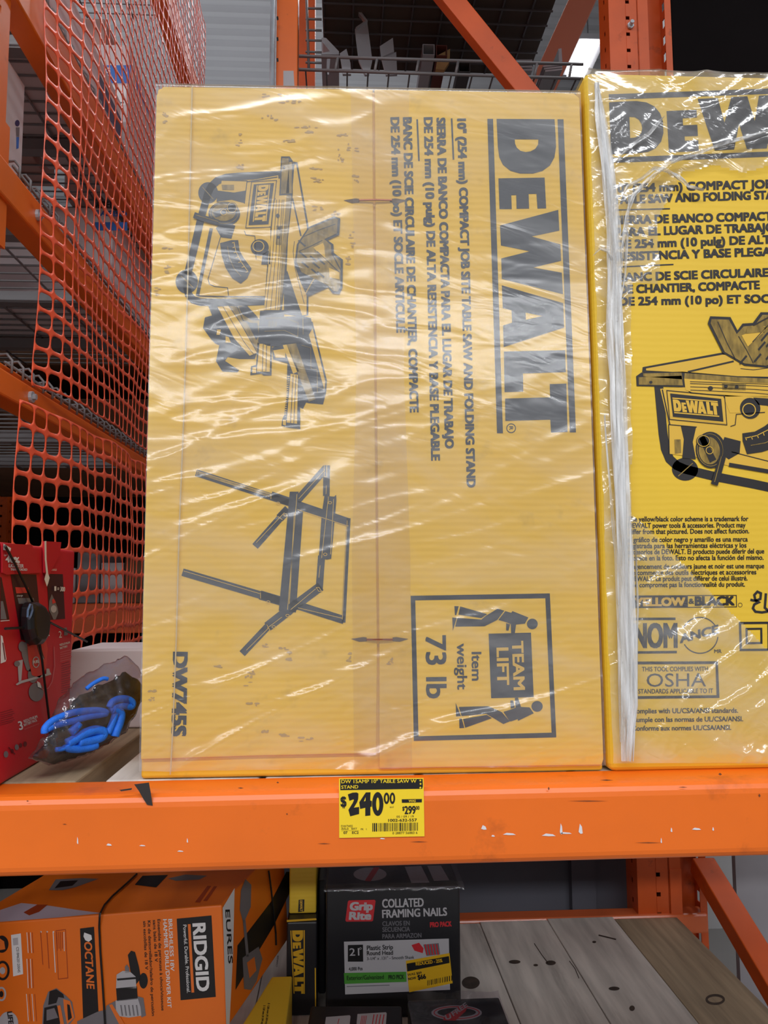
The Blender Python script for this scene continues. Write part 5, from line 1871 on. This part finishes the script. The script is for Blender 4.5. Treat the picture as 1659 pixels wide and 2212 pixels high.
pr.poly([(262, 318), (300, 315), (298, 395), (258, 400)], 0)
pr.text('DEWALT', (270, 322), (272, 394), 16, 1, 1, bold=0.05)
pr.poly([(200, 425), (362, 415), (362, 448), (200, 456)], 2)
pr.build('carton_print', [INK, YDULL, mat('pale_yellow_edge', (246, 214, 80), 0.5)], yc)
mb = MB(); mb.box(PY(688, 2000, 1.74).x, PY(703, 2000, 1.74).x, 1.74, 1.99, LZ + 0.0018, PY(690, 1900, 1.74).z)
nc = tag(mb.build('narrow_black_carton', BLACKC, bevel=0.003), 'narrow black carton squeezed left of the nail carton', 'carton')

nb = thing('nail_carton', 'black framing nail carton with white label and yellow sticker on lower shelf', 'carton', (0.11, 1.78, zb1))
NYF = 1.64
PN = Plane((0, NYF, 0), (0, -1, 0))
tl, trr = PN.P(704, 1921), PN.P(993, 1912)
mb = MB(); mb.box(tl.x, trr.x, NYF, NYF + 0.30, zb1, (tl.z + trr.z) / 2); mb.build('carton_body', BLACKC, nb, bevel=0.004)
ntop = (tl.z + trr.z) / 2
pr = Print(PN, c7)
pr.poly([(596, 322), (765, 318), (772, 326), (755, 455), (748, 461), (578, 463), (572, 455), (588, 330)], 1)
pr.text('Grip', (603, 386), (748, 384), 50, 0, 1, bold=0.06, slant=0.1)
pr.text('Rite', (598, 448), (738, 447), 48, 0, 1, bold=0.06, slant=0.1)
pr.text('COLLATED', (818, 370), (1090, 362), 55, 0, bold=0.025)
pr.text('FRAMING NAILS', (818, 438), (1245, 422), 52, 0, bold=0.025)
pr.text('CLAVOS EN', (818, 492), (998, 487), 30, 2, bold=0.02)
pr.text('SECUENCIA', (818, 531), (1000, 527), 30, 2, bold=0.02)
pr.text('PARA ARMAZON', (818, 576), (1076, 568), 30, 2, bold=0.02)
pr.text('PRO PACK', (1135, 500), (1276, 493), 32, 1, bold=0.04)
pr.poly([(562, 596), (1258, 575), (1266, 915), (570, 946)], 0)
pr.poly([(588, 618), (688, 615), (690, 728), (588, 728)], 3, 1)
pr.text('21', (600, 688), (664, 686), 48, 0, 2, bold=0.01)
pr.ring(672, 640, 6, 6, 3, 0, 2)
pr.text('Plastic Strip', (715, 652), (887, 645), 30, 3, 1, bold=0.02)
pr.text('Round Head', (715, 686), (887, 681), 28, 3, 1, bold=0.02)
pr.text('3-1/4" x .131" - Smooth Shank', (715, 718), (1028, 708), 20, 3, 1, bold=0.01)
pr.text('4,000 Pcs', (595, 788), (685, 784), 22, 3, 1, bold=0.02)
pr.poly([(562, 803), (975, 795), (978, 862), (565, 876)], 4, 1)
pr.text('Exterior/Galvanized', (582, 850), (826, 842), 28, 3, 2, bold=0.01)
pr.text('PRO PICK', (858, 845), (960, 842), 28, 3, 2, bold=0.02)
pr.stroke([(580, 893), (865, 884)], 5, 2, 1)
pr.poly([(1010, 618), (1060, 602), (1090, 640), (1085, 672), (1030, 655)], 1, 1)
pr.poly([(1088, 615), (1190, 605), (1200, 680), (1110, 690)], 2, 1)
for i in range(5):
    pr.stroke([(1100 + i * 19, 612), (1112 + i * 19, 682)], 8, 1, 2)
pr.poly([(972, 722), (1262, 670), (1283, 870), (995, 930)], 5, 3)
pr.poly([(978, 740), (1258, 690), (1262, 735), (982, 792)], 3, 4)
pr.text('REDUCED - 25%', (1040, 752), (1215, 728), 22, 5, 5, bold=0.03)
pr.text('WAS $89', (985, 822), (1078, 806), 15, 3, 4, bold=0.02)
pr.text('NOW', (990, 850), (1042, 841), 16, 3, 4, bold=0.03)
pr.text('$66', (1054, 846), (1106, 838), 30, 3, 4, bold=0.04)
xx = 1115
while xx < 1275:
    w_ = rb.choice((4, 6, 9))
    dy = -(xx - 1115) * 0.2
    pr.poly([(xx, 850 + dy), (xx + w_, 850 + dy), (xx + w_, 885 + dy), (xx, 885 + dy)], 3, 4)
    xx += w_ + rb.choice((4, 6, 9))
pr.build('front_print', [LGREYP, REDP, mat('dim_grey_print', (112, 110, 116), 0.5), TAGB, GREENP, mat('sticker_yellow', (226, 176, 20), 0.5)], nb)
pr = Print(Plane((0, 0, ntop), (0, 0, 1)), c7)
pr.poly([(965, 100), (1075, 95), (1130, 205), (1010, 208)], 0)
pr.poly([(1115, 95), (1205, 92), (1262, 190), (1160, 195)], 0)
pr.ell(735, 150, 110, 45, 0, 0)
pr.poly([(700, 195), (760, 105), (800, 105), (740, 198)], 1, 1)
pr.build('top_print', [LGREYP, REDP], nb)
mb = MB()
n1, n2 = 24, 12
vs = []
for j in range(n2 + 1):
    for i in range(n1 + 1):
        x = tl.x - 0.004 + (trr.x - tl.x + 0.012) * i / n1
        y = NYF - 0.004 + 0.25 * j / n2
        vs.append(Vector((x, y, ntop + 0.004 + 0.006 * max(0, noise.noise(Vector((x * 22, y * 16, 1)))))))
for i in range(n1 + 1):
    p = vs[i]
    vs.append(Vector((p.x, p.y - 0.002, ntop - 0.003 - 0.008 * abs(noise.noise(Vector((p.x * 30, 0, 4)))))))
fs = [(j * (n1 + 1) + i, j * (n1 + 1) + i + 1, (j + 1) * (n1 + 1) + i + 1, (j + 1) * (n1 + 1) + i) for j in range(n2) for i in range(n1)]
b0 = (n2 + 1) * (n1 + 1)
fs += [(b0 + i, b0 + i + 1, i + 1, i) for i in range(n1)]
mb.add(vs, fs)
mb.build('film_cover', BAGF, nb, smooth=True, weld=False)

# two low black cartons in front
ZS = 0.735
PS = Plane((0, 0, ZS), (0, 0, 1))


def lowbox(p0, p1, dep, lab):
    a, b = PS.P(*p0), PS.P(*p1)
    u_ = (b - a).normalized()
    v_ = Vector((u_.y, -u_.x, 0))
    t = thing('low_black_carton', lab, 'carton', (a.x, a.y, zb1), 'low black cartons at the lower edge')
    H2 = Vector((0, 0, ZS - zb1))
    mb = MB()
    mb.hexa([a, b, b - H2, a - H2], [a + v_ * dep, b + v_ * dep, b + v_ * dep - H2, a + v_ * dep - H2])
    mb.build('carton_body', BLACKC, t, bevel=0.004)
    return t


t1 = lowbox((672, 2172), (868, 2172), 0.13, 'low black carton with two white labels, left of the pair at bottom')
pr = Print(PS, c7)
pr.poly([(443, 1098), (600, 1086), (606, 1094), (596, 1180), (432, 1180)], 0)
pr.poly([(652, 1078), (840, 1066), (846, 1074), (838, 1180), (642, 1180)], 0)
for i in range(4):
    pr.stroke([(672 + i * 10, 1150), (682 + i * 10, 1090)], 4, 1, 1)
    pr.stroke([(750 + i * 22, 1150), (762 + i * 22, 1082)], 6, 1, 1)
pr.stroke([(530, 1110), (520, 1150)], 4, 1, 1)
pr.build('top_print', [LGREYP, REDP], t1)
t2 = lowbox((880, 2160), (1078, 2153), 0.15, 'low black carton with red and white round emblem, right of the pair')
pr = Print(PS, c7)
pr.ell(1310, 1070, 168, 50, 0)
pr.ell(1310, 1068, 128, 30, 2, 1)
pr.ring(1310, 1070, 150, 40, 6, 1, 1)
pr.poly([(1218, 1122), (1235, 1085), (1290, 1062), (1330, 1025), (1385, 1022), (1370, 1062), (1300, 1125)], 1, 2)
pr.text('FREE', (1290, 1095), (1385, 1030), 30, 0, 3, bold=0.04)
pr.text('U', (1240, 1120), (1275, 1110), 30, 0, 3, bold=0.05)
pr.build('top_print', [LGREYP, REDP, BLACKC], t2)
mb = MB()
a, b = PS.P(880, 2160), PS.P(1078, 2153)
vs = []
for j in range(14):
    for i in range(25):
        p = a.lerp(b, i / 24) + Vector((0, 0.006 - j * 0.012, 0))
        p.z = ZS + 0.004 + 0.007 * max(-0.3, noise.noise(Vector((p.x * 28, p.y * 40, 2))))
        if j == 0:
            p.z += 0.006 * abs(noise.noise(Vector((p.x * 40, 0, 9)))) + 0.004
        vs.append(p)
mb.add(vs, [(j * 25 + i, j * 25 + i + 1, (j + 1) * 25 + i + 1, (j + 1) * 25 + i) for j in range(13) for i in range(24)])
mb.build('film_cover', BAGF, t2, smooth=True, weld=False)
